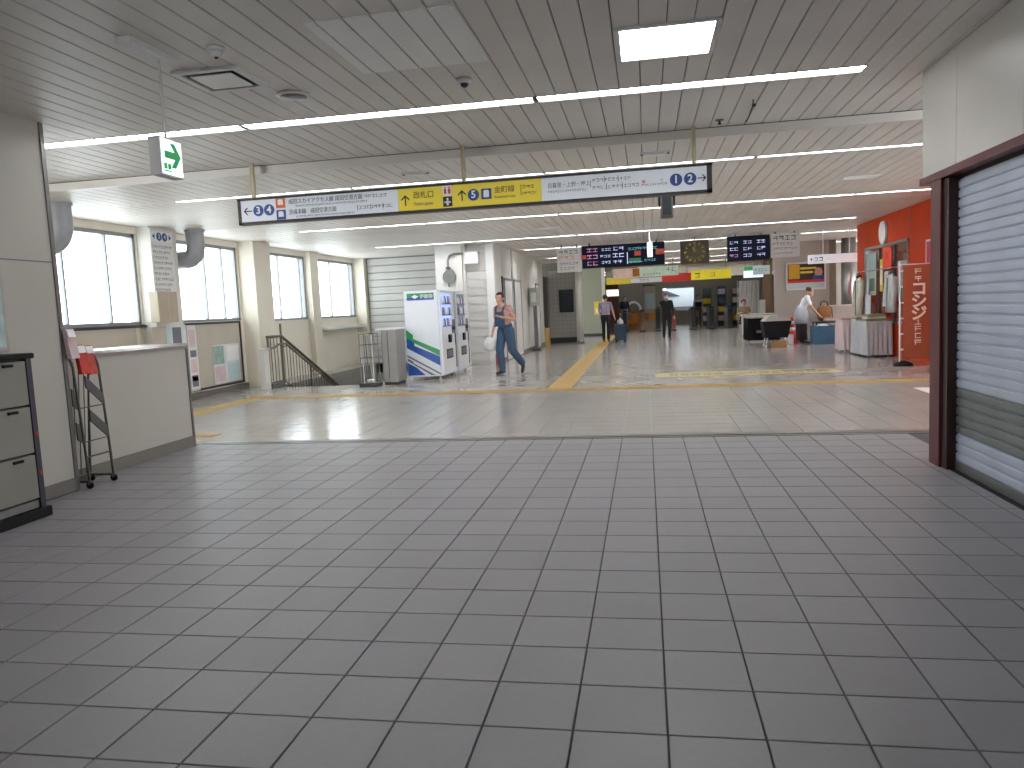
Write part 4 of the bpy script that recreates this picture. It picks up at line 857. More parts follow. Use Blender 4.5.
# stall of the worker: table, bag, crates
t = thing('work_table', 'low dark work table in front of the stooping worker', 'table', (5.0, 22.4, 0))
part('tabletop', B(-.42, .36, -.25, .25, .56, .6, bev=.006), M_DARK, t)
for a in (-.38, .32):
    for b in (-.21, .21): part('leg', MB().tube([(a, b, 0), (a, b, .56)], .018), M_BLACK, t)
goods('folded pale mauve cloth on the low work table', 5.02, 22.26, .601, .4, .2, .1, mat('mauve_cloth', '#a79a9c', .85, 0, .1), M_LGT)
t = thing('basket_bag', 'round brown basket bag with black handle on the low work table', 'bag', (4.9, 22.55, .602)); t.scale = (.88, .88, .88)
part('body', MB().lathe([(.12, 0), (.2, .08), (.23, .25), (.2, .42), (.14, .48)], 20, (0, 0, 0), 1, .6), mat('basket_brown', '#8a5f35', .8, 0, .2, 30, .4), t)
part('handle', MB().tube([(-.11, 0, .47), (-.1, 0, .58), (0, 0, .63), (.1, 0, .58), (.11, 0, .47)], .016, 8), M_BLACK, t); part('strap', MB().tube([(.13, 0, .48), (.22, -.05, .4), (.24, -.05, .1)], .014, 6), M_BLACK, t)
def crate(lab, x, y, z, sx, sy, sz, m_):
    t = thing('plastic_crate', lab, 'crate', (x, y, z), 0, 'blue crates by the worker')
    part('floor', B(-sx/2, sx/2, -sy/2, sy/2, .0, .015), m_, t)
    for s in (-1, 1):
        part('side', B(-sx/2, sx/2, s*sy/2, s*(sy/2-.012), .015, sz), m_, t); part('end', B(s*sx/2, s*(sx/2-.012), -sy/2+.012, sy/2-.012, .015, sz), m_, t)
        part('rim', B(-sx/2-.01, sx/2+.01, s*(sy/2+.01), s*(sy/2), sz-.03, sz), m_, t)
    part('contents', MB().ball((0, 0, sz*.75), sx*.42, sy*.42, sz*.35), M_CYANP if sz > .3 else M_TEAL, t)
M_CRB = mat('crate_blue', '#3f6e8c', .5, 0, .12, 8); M_CRT = mat('crate_teal', '#3c7f90', .5, 0, .1, 8)
crate('tall blue crate under the front of the work table', 4.72, 21.95, 0, .56, .34, .5, M_CRB); crate('low teal crate beside the tall blue crate', 5.16, 21.85, 0, .28, .34, .24, M_CRT)
t = thing('traffic_cone', 'red and white striped cone behind the black trolley', 'cone', (4.1, 22.9, 0))
part('base', B(-.17, .17, -.17, .17, 0, .04, bev=.01), M_REDP, t)
for (z0, z1, m_, nm) in ((.04, .35, M_REDP, 'lower_cone'), (.35, .45, M_WHITEP, 'white_stripe'), (.45, .55, M_REDP, 'middle_cone'), (.55, .63, M_WHITEP, 'white_stripe'), (.63, .75, M_REDP, 'tip')): part(nm, MB().lathe([(.14-.14*z0, z0), (.14-.14*z1, z1)], 16), m_, t)
t = thing('paper_box', 'white box standing on the floor in front of the cone', 'box', (3.93, 22.5, 0)); part('carton', B(-.12, .12, -.12, .12, 0, .26, bev=.004), M_WHITE, t); part('tape', B(-.03, .03, -.121, .121, .255, .262), M_PINK, t)
# black draped tables
t = thing('goods_table', 'black draped goods table farther from the cardboard box', 'table', (3.26, 22.9, 0))
part('tabletop', B(-.42, .42, -.5, .5, .71, .75), M_BROWN, t)
for a in (-.38, .38):
    for b in (-.45, .45): part('leg', MB().tube([(a, b, 0), (a, b, .71)], .016), M_STEELD, t)
part('drape', cloth(MB(), -.425, .425, -.505, .505, .756, .62, .012), mat('black_cloth', '#131416', .9, 0, .1, 8, spec=.1), t)
part('care_label', B(-.2, .0, -.55, -.53, .35, .42), M_GREYP, t)
goods('flat heap of pale cloth covering the black draped table', 3.24, 22.9, .758, .82, .95, .12, mat('pale_cover', '#a9a69c', .8, 0, .12, 9), M_LGT)
t = thing('black_trolley', 'low black tub trolley on white casters with grey cover', 'trolley', (3.42, 21.35, 0)); t.scale = (1.15, 1, 1)
part('tub', MB().prism([(-.27, .26), (.22, .26), (.31, .7), (-.33, .7)], 'y', -.28, .28), M_BLACK, t)
part('cover', MB().prism([(-.3, .7), (.32, .7), (.2, .78), (-.16, .86)], 'y', -.29, .4), mat('grey_cover', '#b3b1ab', .7, 0, .06), t)
for a in (-.22, .2):
    for b in (-.22, .22):
        lg = part('leg', MB().tube([(a, b, .26), (a*1.15, b, .07)], .014), M_STEEL, t); part('caster', MB().disc('x', (a*1.15, b, .035), .035, .03, 14), M_WHITE, t)
t = thing('cardboard_box', 'open brown cardboard box on the floor under the black trolley', 'box', (3.46, 21.2, 0))
cb = MB(); cb.box(-.17, .17, -.17, .17, 0, .01)
for s in (-1, 1): cb.box(s*.17, s*.16, -.17, .17, .01, .18); cb.box(-.16, .16, s*.17, s*.16, .01, .18)
part('carton', cb, M_CARD, t); part('paper', MB().ball((.06, -.02, .15), .1, .1, .05), M_WHITE, t)

# ------------------------------------------------------------------ far end of the concourse
M_FARW = mat('far_wall_taupe', '#7d766a', .6, 0, .08, 1); M_OLIVEW = mat('grey_green_wall', '#8d9080', .5, 0, .06, 1)
struct('wall_bulkhead', MB().box(-1.69, 8, 34, 34.2, 2.32, ZF+.1), mat('bulkhead_beige', '#9c9484', .5, 0, .05, 1), 'beige bulkhead above the ticket gates', 'wall')
o = struct('wall_grey_green', MB().box(-5, -1.69, 33, 33.2, 0, ZF+.1), M_OLIVEW, 'grey green wall past the steel column', 'wall'); part('corner_trim', B(-1.80, -1.66, 32.94, 33.0, 0, ZF), M_WHITEWALL, o); part('baseboard', B(-5, -1.8, 32.97, 33, 0, .12), M_DARK, o)
poster('yellow and white poster low on the grey green wall', (-1.98, 32.99, 1.2), .34, .55, M_YP, [(-.3, .3, -.35, 0, M_WHITEP)], face='-y', name='wall_poster')
we = MB(); wx0, wx1, wz0, wz1 = .95, 2.75, .75, 2.1
we.box(-5, wx0, 44, 44.2, 0, ZF+.1); we.box(wx1, 12, 44, 44.2, 0, ZF+.1); we.box(wx0, wx1, 44, 44.2, 0, wz0); we.box(wx0, wx1, 44, 44.2, wz1, ZF+.1)
struct('wall_end', we, M_FARW, 'taupe end wall beyond the ticket gates', 'wall')
wn = struct('window_6', MB().box(wx0, wx1, 44.02, 44.1, wz0, wz0+.06).box(wx0, wx1, 44.02, 44.1, wz1-.06, wz1).box(wx0, wx0+.06, 44.02, 44.1, wz0, wz1).box(wx1-.06, wx1, 44.02, 44.1, wz0, wz1), M_ALU, 'bright end window beyond the ticket gates', 'window')
part('pane', B(wx0+.06, wx1-.06, 44.05, 44.056, wz0+.06, wz1-.06), GLASS, wn)
struct('roof_outside', MB().prism([(45, 1.0), (45.1, 1.0), (52, 3.2), (52, 3.1)], 'x', 1.3, 6).prism([(.2, .4), (3.6, .4), (3.6, .95), (1.2, 2.0), (.2, 2.0)], 'y', 47, 47.1), mat('outside_roof_grey', '#565a63', .6, 0, .05), 'pale stair roof seen outside the end window', 'roof')
for (x, y0, y1) in ((-5.1, 33.2, 44.2), (8, 26.7, 44.2)): struct('wall_far_side', B(x, x+.1, y0, y1, 0, ZF+.1), M_FARW, 'taupe side wall of the gate hall on the %s side' % ('grey green wall' if x < 0 else 'curtained shop'), 'wall')
# hanging banners
t = thing('banner_sign', 'pale green and pink advertising banner under the wide departure board', 'banner', (.05, 29.2, 2.28))
part('pink_half', B(-1.2, -.3, -.02, .02, 0, .36), mat('ad_pink', '#e0c3ba', .5, 0, .15, 4, emit=.25), t); part('green_half', B(-.3, 1.2, -.02, .02, 0.02, .38), mat('ad_palegreen', '#c9dcc7', .5, 0, .12, 4, emit=.25), t)  # faint glow in both halves added to brighten the banner
part('orange_patch', B(-.48, -.22, -.024, -.02, .04, .34), M_ORANGEP, t); g = MB(); glyphs(g, -.1, .6, .1, .08, -.02, .003, 51); part('print', g, M_GREENP, t, kind='stuff'); g = MB(); glyphs(g, .75, 1.15, .25, .14, -.02, .003, 52); part('print', g, M_GREYP, t, kind='stuff')
for x in (-1.0, 1.0): part('hanger', MB().tube([(x, 0, .36), (x, 0, ZF-2.28+.005)], .012), M_STEELD, t)
t = thing('gate_sign', 'long yellow white and red sign over the ticket gates', 'sign', (.9, 31.8, 2.13))
for (a, b, c, d, m_, nm) in ((-2.43, -1.45, 0, .28, M_YP, 'yellow_panel'), (-1.45, -.2, .02, .2, M_WHITE, 'white_panel'), (-.2, .95, 0, .32, M_REDP, 'red_panel'), (.95, 2.5, .02, .4, mat('sign_yellow', '#e0cf2e', .45, 0, .03, emit=.25), 'yellow_panel')): part(nm, B(a, b, -.05, .05, c, d), m_, t)
g = MB(); glyphs(g, 1.1, 1.35, .2, .17, -.05, .003, 55); glyphs(g, 1.7, 1.95, .2, .14, -.05, .003, 56); part('lettering', g, MATS['olive_print'], t, kind='stuff'); g = MB(); glyphs(g, -1.1, -.7, .11, .09, -.05, .003, 57); part('lettering', g, M_BLUEP, t, kind='stuff')
for x in (-2.2, -.6, .8, 2.3): part('hanger', MB().tube([(x, 0, .2), (x, 0, ZF-2.13+.005)], .014), M_STEELD, t)
# ticket gates
gate = None
labs = ['first ticket gate beside the brown partition', 'second ticket gate from the brown partition', 'third ticket gate from the brown partition', 'fourth ticket gate from the brown partition', 'fifth ticket gate from the brown partition', 'sixth ticket gate from the brown partition', 'ticket gate nearest the curtained shop']
for k, x in enumerate((-.95, -.15, .55, 1.25, 2.15, 2.95, 3.75)):
    t = thing('ticket_gate', labs[k], 'ticket gate', (x, 36.6, 0), 0, 'row of ticket gates')
    part('body', B(-.1, .1, -.8, .8, .05, .92, bev=.02), M_STEELD, t); part('base', B(-.12, .12, -.82, .82, 0, .05), M_BLACK, t); part('top', B(-.11, .11, -.78, .78, .92, .98, bev=.01), M_DARK, t)
    part('end_cap', B(-.1, .1, -.83, -.8, .1, .9), [M_DARK, mat('gate_brown', '#8a6238', .5), M_DARK, mat('gate_red', '#8a3f3a', .5), M_DARK, M_DARK, M_DARK][k], t); part('reader', B(-.08, .08, -.7, -.4, .98, 1.03), M_BLUEP, t)
    part('flap', B(.1, .3, -.03, .03, .55, .85), mat('gate_flap', '#8d7f72', .5), t)
# partition, door, kiosk, displays in the gate hall
o = struct('wall_partition', B(-1.95, -1.25, 36.2, 36.3, 0, 2.3), mat('brown_partition', '#6d3f28', .45, 0, .12, 3), 'brown wooden partition under the small lit sign', 'wall'); part('frame', B(-1.27, -1.2, 36.17, 36.33, 0, 2.3), M_BROWN, o); part('panel_joint', B(-1.62, -1.6, 36.195, 36.2, 0, 1.7), M_BROWN, o)
t = thing('lit_sign', 'small glowing cream sign on the brown partition', 'sign', (-1.48, 36.2, 1.68)); part('case', B(-.3, .3, -.08, 0, 0, .34, bev=.01), M_WHITE, t); part('lit_face', B(-.27, .27, -.084, -.08, .03, .31), mat('lit_cream', '#f4f2d8', .5, 0, 0, emit=1.6), t)
t = thing('kiosk', 'narrow beige kiosk booth with orange front beyond the gates', 'kiosk', (.25, 41.8, 0)); part('booth', B(-.3, .3, 0, .5, 0, 2.2), mat('kiosk_beige', '#b3a994', .5, 0, .05), t); part('front', B(-.27, .27, -.02, 0, .35, .75), M_ORANGEP, t); part('roof', B(-.34, .34, -.04, .54, 2.2, 2.26), M_DARK, t); part('window', B(-.24, .24, -.012, 0, 1.0, 1.8), M_CYANP, t)
t = thing('display_stand', 'low brown display stand with white arch behind the first gates', 'stand', (-.6, 40.0, 0)); part('box', B(-.5, .5, -.2, .2, 0, .95), mat('display_brown', '#9a6a40', .6, 0, .15, 6), t); part('poster', B(-.3, .2, -.21, -.2, .3, .8), M_ORANGEP, t)
arc = [(.36*math.cos(PI*k/10), 0, .95+.42*math.sin(PI*k/10)) for k in range(11)]; part('arch', MB().tube(arc, .06, 8), M_WHITE, t)
for k, (x, y, sx, h, m_, lab) in enumerate(((3.15, 41, .5, 1.9, mat('shelf_olive', '#6f6a4c', .6, 0, .15, 5), 'olive display shelf beyond the gates near the end window'), (3.85, 40.6, .45, 2.0, mat('shelf_purple', '#5a5470', .6, 0, .15, 5), 'purple grey display shelf beyond the gates'), (4.6, 40.2, .6, 1.8, mat('shelf_brown', '#6a5c48', .6, 0, .15, 5), 'brown display shelf beyond the gates beside the curtains'))):
    t = thing('display_shelf', lab, 'shelf', (x, y, 0)); part('back', B(-sx/2, sx/2, .15, .2, 0, h), m_, t)
    for q in range(4): part('shelf', B(-sx/2, sx/2, -.15, .15, .2+.45*q, .23+.45*q), m_, t); part('goods', B(-sx/2+.05, sx/2-.05, -.1, .1, .23+.45*q, .5+.45*q, bev=.02), [M_POSTERW, M_PINK, M_YP, M_TEAL][(q+k) % 4], t)
    for s in (-1, 1): part('side', B(s*sx/2, s*(sx/2-.03), -.15, .15, 0, h), m_, t)
# curtained shop on the right of the gates
t = thing('curtain_screen', 'pale pleated curtain screen in the shop behind the goods table', 'curtain', (4.0, 31.2, 0))
poly = []
n_ = 40
for k in range(n_+1): poly.append((-.38+.76*k/n_, .035*math.sin(k*1.25)))
pl2 = poly+[(x, y+.015) for x, y in poly[::-1]]
part('curtain', MB().prism(pl2, 'z', .1, 2.0), mat('curtain_grey', '#b4b1ad', .8, 0, .05), t); part('rail', MB().tube([(-.42, 0, 2.03), (.42, 0, 2.03)], .02), M_STEELD, t)
for s in (-1, 1): part('stand', MB().tube([(s*.42, 0, 0), (s*.42, 0, 2.03)], .02), M_STEELD, t)
t = thing('shop_pillar', 'brown wooden pillar beside the pale curtain screen', 'pillar', (4.68, 31, 0)); part('shaft', B(-.2, .15, -.15, .15, 0, ZF), mat('pillar_brown', '#6e553c', .5, 0, .1, 3), t); part('base', B(-.22, .17, -.17, .17, 0, .15), M_DARK, t)
t = thing('pole_lamp', 'thin dark pole with small white lamp beside the beige wall', 'lamp', (4.1, 25.6, 0)); part('pole', MB().tube([(0, 0, 0), (0, 0, 2.1)], .03), M_DARK, t); part('base', MB().lathe([(.16, 0), (.16, .03), (.04, .05)], 14), M_DARK, t); part('lamp', MB().ball((-.02, 0, 2.1), .08, .08, .08), M_WHITE, t)
t = thing('hanging_sign', 'white slanted sign with green top over the pale curtain screen', 'sign', (4.1, 30.6, 2.1)); part('panel', B(-.36, .36, -.03, .03, 0, .26, bev=.01), mat('slim_sign', '#e3e8f2', .4, 0, .02, emit=.5), t); part('green_top', B(-.34, .2, -.03, .03, .27, .42), M_GREENP, t)
for x in (-.28, .15): part('hanger', MB().tube([(x, 0, .4), (x, 0, ZF-2.1+.005)], .012), M_STEELD, t)
t = thing('hanging_sign', 'pale board hung below the white timetable panel', 'sign', (3.95, 27.0, 2.1)); part('panel', B(-.35, .2, -.02, .02, 0, .3, bev=.006), M_CYANP, t); g = MB(); glyphs(g, -.3, .15, .16, .08, -.02, .003, 61); part('print', g, M_GREYP, t, kind='stuff')
for x in (-.28, .14): part('hanger', MB().tube([(x, 0, .3), (x, 0, ZF-2.1+.005)], .012), M_STEELD, t)
t = thing('goods_counter', 'pale counter below the curtain screen with a seated clerk', 'counter', (3.75, 28.8, 0)); part('body', B(-.3, .7, -.3, .3, 0, .7), M_CREAM, t); part('top', B(-.33, .73, -.33, .33, .7, .74, bev=.006), M_WHITEWALL, t); part('screen', B(.3, .5, -.05, .0, .742, 1.25), M_WHITE, t)

# ------------------------------------------------------------------ people
def rotz(v, a): return Vector((v[0]*math.cos(a)-v[1]*math.sin(a), v[0]*math.sin(a)+v[1]*math.cos(a), v[2]))
def person(label, loc, rz, J, mats_, hair, voxel=0.011, scale=1., baggy=1., extra=None, face=True, skirtz=None):
    """one continuous body grown from tapered limbs; the person faces -y, left side is +x.
       J: joints; mats_: skin, top, bottom, shoes"""
    D = dict(pelvis=(0, 0, .93), waist=(0, 0, 1.05), chest=(0, 0, 1.27), neck=(0, .01, 1.43), head=(0, -.015, 1.56),
             sl=(.175, 0, 1.375), sr=(-.175, 0, 1.375), el=(.23, .02, 1.10), er=(-.23, .02, 1.10), wl=(.24, -.05, .86), wr=(-.24, -.05, .86),
             hl=(.09, 0, .90), hr=(-.09, 0, .90), kl=(.1, -.02, .49), kr=(-.1, -.02, .49), al=(.1, .01, .08), ar=(-.1, .01, .08), tl=(.11, -.17, .035), tr=(-.11, -.17, .035))
    D.update(J); D = {k: Vector(v) for k, v in D.items() if k != 'long'}
    segs = []   # p0, p1, r0, r1, material, flatten(x scale)
    def S(a, b, r0, r1, m_): segs.append((Vector(a), Vector(b), r0, r1, m_))
    lean = D['chest']-D['pelvis']; side = (D['sl']-D['sr']).normalized(); hs = (D['hl']-D['hr']).normalized()
    for s in (-1, 1):      # torso as side-by-side columns so that it is wide and flat
        S(D['pelvis']+hs*s*.07, D['waist']+side*s*.065, .105, .095, 2); S(D['waist']+side*s*.065, D['chest']+side*s*.085, .096, .105, 1); S(D['chest']+side*s*.085, D['neck']+side*s*.06-Vector((0, 0, .06)), .105, .06, 1)
        S(D['neck']-Vector((0, 0, .05)), D['sl' if s > 0 else 'sr'], .06, .062, 1)
    S(D['waist'], D['chest'], .1, .11, 1); S(D['pelvis'], D['waist'], .11, .1, 2)
    S(D['neck']-Vector((0, 0, .05)), D['head']-Vector((0, 0, .05)), .055, .05, 0)
    hd = D['head']; fd = D.get('look', Vector((0, -1, 0))).normalized(); hup = Vector((0, 0, 1)); hsd = hup.cross(fd)
    S(hd+hup*.03+fd*-.02, hd+hup*.035+fd*.012, .083, .08, 0); S(hd+hup*.0+fd*.02, hd-hup*.075+fd*.035, .07, .046, 0)          # skull, jaw
    S(hd+fd*.09+hup*.012, hd+fd*.105-hup*.018, .011, .015, 0)                                            # nose
    for s in (-1, 1): S(hd+hsd*s*.078+hup*.015-fd*.005, hd+hsd*s*.08-hup*.02-fd*.0, .014, .012, 0)      # ears
    for q in 'lr':
        sh, el, wr_ = D['s'+q], D['e'+q], D['w'+q]; mid = sh.lerp(el, .62)
        S(sh, mid, .062, .058, 1); S(mid, el, .043, .038, 0 if not J.get('long') else 1); S(el, wr_, .039, .027, 0 if not J.get('long') else 1)
        d = (wr_-el).normalized(); pal = d.cross(Vector((0, 0, 1)))
        if pal.length < .2: pal = Vector((0, 1, 0)) if q == 'l' else Vector((0, 1, 0))
        pal.normalize(); nrm = pal.cross(d)
        for k in (-1, 0, 1): S(wr_, wr_+d*.075+pal*k*.024, .022, .018, 0)
        for k in range(4):                                                                                 # four fingers, bent
            b0 = wr_+d*.08+pal*(k-1.5)*.021; L_ = (.034, .042, .04, .03)[k]; S(b0, b0+d*L_+nrm*.006, .0105, .0095, 0); S(b0+d*L_+nrm*.006, b0+d*(L_*1.5)+nrm*.028, .0095, .008, 0)
        S(wr_+d*.02+pal*-.025, wr_+d*.055-pal*.052+nrm*.008, .013, .0105, 0); S(wr_+d*.055-pal*.052+nrm*.008, wr_+d*.085-pal*.05+nrm*.018, .0105, .009, 0)   # thumb
        h_, k_, a_, t_ = D['h'+q], D['k'+q], D['a'+q], D['t'+q]
        S(h_, k_, .098*(.5+.5*baggy), .068*baggy, 2); S(k_, a_.lerp(k_, .1), .068*baggy, .056*baggy, 2); S(a_.lerp(k_, .12), a_, .036, .035, 3); S(a_-Vector((0, 0, .03)), t_, .042, .034, 3); S(a_-Vector((0, 0, .03)), a_-(t_-a_)*.25-Vector((0, 0, .035)), .042, .032, 3)
    mb = MB()
    for (p0, p1, r0, r1, _) in segs:
        d = p1-p0; L_ = max(d.length, 1e-4); d = d/L_; pts = []; rs_ = []
        for a in (-1, -.7, -.35): pts.append(p0+d*(a*r0)); rs_.append(max(r0*math.sqrt(max(0, 1-a*a)), r0*.05))
        pts.append(p0); rs_.append(r0); pts.append(p1); rs_.append(r1)
        for a in (.35, .7, 1): pts.append(p1+d*(a*r1)); rs_.append(max(r1*math.sqrt(max(0, 1-a*a)), r1*.05))
        mb.tube(pts, rs_, 10)
    me = mb.mesh('body_raw', mats_[0]); tmp = bpy.data.objects.new('body_raw', me); COL.objects.link(tmp)
    md = tmp.modifiers.new('remesh', 'REMESH'); md.mode = 'VOXEL'; md.voxel_size = voxel; ms = tmp.modifiers.new('smooth', 'SMOOTH'); ms.iterations = 3; ms.factor = .5
    bpy.context.view_layer.update(); dg = bpy.context.evaluated_depsgraph_get(); m2 = bpy.data.meshes.new_from_object(tmp.evaluated_get(dg))
    bpy.data.objects.remove(tmp); bpy.data.meshes.remove(me); m2.name = 'person'
    m2.materials.clear()
    for q in mats_: m2.materials.append(q)
    nf = len(m2.polygons); C_ = np.empty(nf*3); m2.polygons.foreach_get('center', C_); C_ = C_.reshape(-1, 3)
    best = np.full(nf, 1e9); idx = np.zeros(nf, int)
    for (p0, p1, r0, r1, q) in segs:
        a = np.array(p0); d = np.array(p1)-a; tt = np.clip(((C_-a)@d)/(d@d+1e-9), 0, 1); ds = np.linalg.norm(C_-(a+tt[:, None]*d), axis=1)-(r0+(r1-r0)*tt)
        k = ds < best; best[k] = ds[k]; idx[k] = q
    if skirtz:      # shirt hem hanging over the trousers
        k = (idx == 2) & (C_[:, 2] > skirtz); idx[k] = 1
    m2.polygons.foreach_set('material_index', idx.astype(np.int32)); m2.polygons.foreach_set('use_smooth', [True]*nf)
    o = link('person', m2); tag(o, label, 'person'); o.location = loc; o.rotation_euler = (0, 0, rz); o.scale = (scale,)*3
    # hair shell
    hb = MB(); n1, n2 = 20, 14; vs = []; fs = []
    for j in range(n2+1):
        ph = PI*j/n2
        for i in range(n1):
            th = 2*PI*i/n1; dx, dy, dz = math.sin(ph)*math.cos(th), math.sin(ph)*math.sin(th), math.cos(ph)
            wob = 1+.05*math.sin(i*2.3+j*1.7)
            vs.append(hd+hup*.045-fd*.012+(hsd*dx*.092+fd*dy*.104*1.0+hup*dz*.088)*wob)
    for j in range(n2):
        for i in range(n1):
            ids = (j*n1+i, j*n1+(i+1) % n1, (j+1)*n1+(i+1) % n1, (j+1)*n1+i)
            c_ = sum((vs[q] for q in ids), Vector())/4-hd
            up_, fw_ = c_.dot(hup), c_.dot(fd)
            if up_ > .075 or (fw_ < .035 and up_ > -.0) or (fw_ < -.02 and up_ > -.06): fs.append(ids)
    hb.add(vs, fs, True); ho = part('hair', hb, hair, o); so = ho.modifiers.new('thickness', 'SOLIDIFY'); so.thickness = .012
    if face:
        for s in (-1, 1): part('eye', MB().ball(hd+hsd*s*.032+fd*.087+hup*.02, .011, .009, .007, 8, 6), M_BLACK, o)
        part('mouth', MB().tube([hd+fd*.083-hup*.052-hsd*.022, hd+fd*.09-hup*.054, hd+fd*.083-hup*.052+hsd*.022], .005, 6), mat('lips', '#9c5d54', .5), o)
    return o, D
M_PEACH = mat('peach_striped_shirt', '#b98f86', .85, 0, .25, 30); M_SHOE = mat('dark_shoes', '#25262c', .6); M_BLKC = mat('black_clothes', '#1c1c21', .85, 0, .15, 20)
# walking man in dungarees
o, D = person('walking man in blue denim overalls carrying a white bag', (-2.86, 15.6, 0), -.5,
    dict(pelvis=(0, -.0, .95), waist=(0, -.03, 1.06), chest=(0, -.07, 1.27), neck=(0, -.10, 1.43), head=(-.01, -.135, 1.57), look=(.2, -1, -.05), sl=(.17, -.07, 1.375), sr=(-.17, -.06, 1.375),
         el=(.25, -.0, 1.13), wl=(.06, -.24, 1.2), er=(-.23, -.03, 1.10), wr=(-.25, -.12, .88),
         hl=(.09, 0, .91), hr=(-.09, -.0, .91), kl=(.12, .04, .50), al=(.17, .32, .19), tl=(.18, .27, .03), kr=(-.10, -.10, .50), ar=(-.11, -.02, .08), tr=(-.12, -.2, .035)),
    [M_SKIN, M_PEACH, M_DENIM, M_SHOE], mat('brown_hair', '#3d2a20', .6, 0, .2, 40), .0095, 1., 1.28)
bib = MB(); bib.prism([(-.13, 1.0), (.13, 1.0), (.10, 1.30), (-.10, 1.30)], 'y', -.205, -.165); bb = part('bib', bib, M_DENIM, o); bb.rotation_euler = (0, 0, 0)
for s in (-1, 1): part('strap', MB().tube([(s*.085, -.195, 1.29), (s*.1, -.165, 1.38), (s*.1, -.09, 1.435), (s*.085, .0, 1.40), (s*.06, .06, 1.15)], .016, 6), M_DENIM, o)
part('bib_badge', MB().disc('y', (-.03, -.21, 1.22), .022, .006, 12), M_WHITEP, o)
def local_to_world(o_, v): return o_.matrix_basis @ Vector(v)
bpy.context.view_layer.update()
h_ = local_to_world(o, (-.30, -.17, .80))
t = thing('shopping_bag', 'white plastic bag hanging from the walking man\'s hand', 'bag', (h_.x, h_.y, h_.z), 0)
part('body', MB().lathe([(.05, -.30), (.13, -.27), (.15, -.15), (.12, -.05), (.04, .0)], 16, (0, 0, 0), 1, .6), M_WHITE, t)
for s in (-1, 1): part('handle', MB().tube([(s*.035, 0, -.02), (s*.02, 0, .03), (0, 0, .045)], .009, 6), M_WHITE, t)
# man with suitcase, seen from behind
o, D = person('man in lilac grey shirt seen from behind with a suitcase', (-1.40, 27.5, 0), PI-.15,
    dict(el=(.25, -.08, 1.12), wl=(.24, -.3, 1.0), er=(-.27, .06, 1.10), wr=(-.33, .06, .88), kl=(.1, -.1, .5), al=(.1, -.03, .08), tl=(.11, -.21, .035), kr=(-.1, .03, .5), ar=(-.1, .12, .09), tr=(-.1, -.06, .035)),
    [M_SKIN, mat('lilac_shirt', '#9d97a8', .85, 0, .06, 10), M_BLKC, mat('brown_shoes', '#5a4632', .6)], M_HAIR, .014, 1.0, skirtz=.97)
bpy.context.view_layer.update(); h_ = local_to_world(o, (-.34, .08, .80))
t = thing('suitcase', 'dark blue suitcase beside the man in lilac grey shirt', 'suitcase', (h_.x+.19, h_.y-.05, 0), -.1)
part('shell', B(-.2, .2, -.13, .13, .07, .62, bev=.04), mat('suitcase_blue', '#1f3b57', .5, 0, .08), t)
for x in (-.15, .15):
    for y in (-.09, .09): part('wheel', MB().disc('y', (x, y, .035), .035, .025, 14), M_BLACK, t)
part('handle', MB().tube([(-.08, .1, .6), (-.08, .1, .80), (.08, .1, .80), (.08, .1, .6)], .011, 8), M_DARK, t)
for x in (-.1, .1): part('rib', B(x-.012, x+.012, -.138, -.128, .12, .57), M_DARK, t)
t2 = thing('carrier_bag', 'white carrier bag lying on top of the blue suitcase', 'bag', (h_.x+.19, h_.y-.07, .622)); part('body', MB().lathe([(.06, 0), (.12, .03), (.1, .13), (.03, .19)], 12, (0, 0, 0), 1, .6), M_WHITE, t2); part('knot', MB().ball((0, 0, .2), .03, .02, .03, 8, 6), M_WHITE, t2)
# man in black facing us
o, D = person('man in black clothes and white mask walking towards us', (.74, 27.9, 0), .1,
    dict(er=(-.32, .0, 1.14), wr=(-.30, -.2, 1.22), el=(.24, .03, 1.1), wl=(.25, -.02, .86), kl=(.09, -.1, .5), al=(.09, -.06, .08), tl=(.1, -.23, .035), kr=(-.1, .0, .49), ar=(-.1, .1, .09), tr=(-.1, -.07, .04), long=1),
    [M_SKIN, M_BLKC, M_BLKC, M_SHOE], M_HAIR, .014, .97, face=False)
mk_ = D['head']; part('face_mask', MB().ball(mk_+Vector((0, -.06, -.03)), .062, .052, .05, 12, 8), M_WHITE, o)
for s in (-1, 1): part('eye', MB().ball(mk_+Vector((s*.032, -.087, .025)), .011, .009, .007, 8, 6), M_BLACK, o)
# worker stooping over the table, side view to the right
o, D = person('worker in white shirt and grey apron stooping over low table', (4.28, 22.3, 0), PI/2-.15,
    dict(pelvis=(0, .04, .91), waist=(0, 0, 1.03), chest=(0, -.08, 1.23), neck=(0, -.14, 1.37), head=(0, -.20, 1.47), look=(0, -1, -.35), sl=(.17, -.11, 1.32), sr=(-.17, -.11, 1.32), el=(.22, -.26, 1.02), wl=(.1, -.42, .80), er=(-.22, -.24, 1.02), wr=(-.08, -.44, .80),
         hl=(.09, .06, .87), hr=(-.09, .06, .87), kl=(.1, .02, .47), kr=(-.1, .02, .47)),
    [M_SKIN, mat('white_shirt', '#dcdde2', .8, 0, .04), mat('maroon_skirt', '#3a2630', .85, 0, .1), M_SHOE], mat('brown_hair', '#3d2a20', .6), .014, .97)
ap = MB(); ap.lathe([(.245, .58), (.235, .8), (.205, .95), (.16, 1.05), (.1, 1.1)], 20, (0, 0, 0), 1, .82); part('skirt', MB().lathe([(.2, .1), (.19, .4), (.2, .75)], 20, (0, .03, 0), 1, .8), mat('dark_skirt', '#2a1f28', .85), o)
ao = part('apron', ap, mat('apron_grey', '#a3a9b4', .85, 0, .08), o); ao.location = (0, .035, 0)
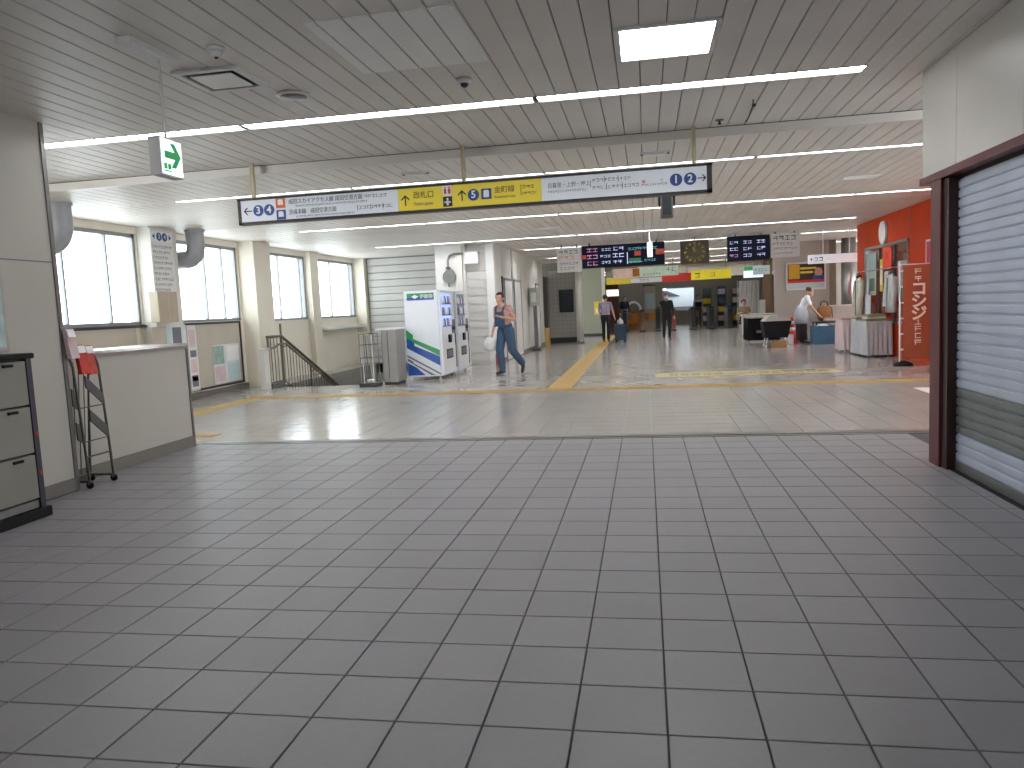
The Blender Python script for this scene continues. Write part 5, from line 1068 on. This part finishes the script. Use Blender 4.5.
# traveller beyond the gates, staff, clerk
person('distant person in pale top carrying dark bag beyond gates', (2.55, 38.6, 0), .2, dict(long=1), [M_SKIN, mat('pale_top', '#b9b8b0', .85), mat('olive_trousers', '#4e4a3a', .85), M_SHOE], M_HAIR, .018, .95)
t = thing('shoulder_bag', 'dark bag on the chest of the distant person in pale top', 'bag', (2.55, 38.38, 1.0)); part('body', B(-.16, .16, -.06, .06, 0, .24, bev=.03), M_BLACK, t); part('strap', MB().tube([(-.12, 0, .23), (-.05, .12, .4), (.05, .12, .4), (.12, 0, .23)], .01, 6), M_BLACK, t)
person('distant person in dark blue top beside the display stand', (-1.03, 38.9, 0), .3, dict(long=1), [M_SKIN, mat('navy_top', '#252f45', .85), mat('light_trousers', '#a39f96', .85), M_SHOE], M_HAIR, .018, 1.0)
o, D = person('clerk in olive shirt seated behind the pale counter', (3.6, 29.6, 0), .1, dict(pelvis=(0, 0, .52), waist=(0, 0, .64), chest=(0, 0, .86), neck=(0, .01, 1.02), head=(0, -.015, 1.15), sl=(.175, 0, .965), sr=(-.175, 0, .965), el=(.23, -.05, .76), er=(-.23, -.05, .76), wl=(.12, -.2, .80), wr=(-.12, -.2, .80),
    hl=(.09, 0, .5), hr=(-.09, 0, .5), kl=(.1, -.3, .48), kr=(-.1, -.3, .48), al=(.1, -.2, .08), ar=(-.1, -.2, .08), tl=(.11, -.33, .035), tr=(-.11, -.33, .035)), [M_SKIN, M_OLV, M_BLKC, M_SHOE], M_HAIR, .018)
t = thing('stool', 'black stool under the seated clerk', 'stool', (3.6, 29.66, 0)); part('seat', MB().lathe([(.18, .37), (.19, .40), (.17, .43)], 16), M_BLACK, t)
for k in range(4): a = PI/4+PI/2*k; part('leg', MB().tube([(.12*math.cos(a), .12*math.sin(a), .38), (.2*math.cos(a), .2*math.sin(a), 0)], .012), M_STEEL, t)

# ------------------------------------------------------------------ lettering curves to meshes
bpy.context.view_layer.update(); dg = bpy.context.evaluated_depsgraph_get()
jobs = [(o, bpy.data.meshes.new_from_object(o.evaluated_get(dg))) for o in TEXTS]
for o, me in jobs:
    par, mw, nm = o.parent, o.matrix_basis.copy(), o.name; cu = o.data
    n = link('lettering', me, par); n.matrix_basis = mw
    bpy.data.objects.remove(o); bpy.data.curves.remove(cu)
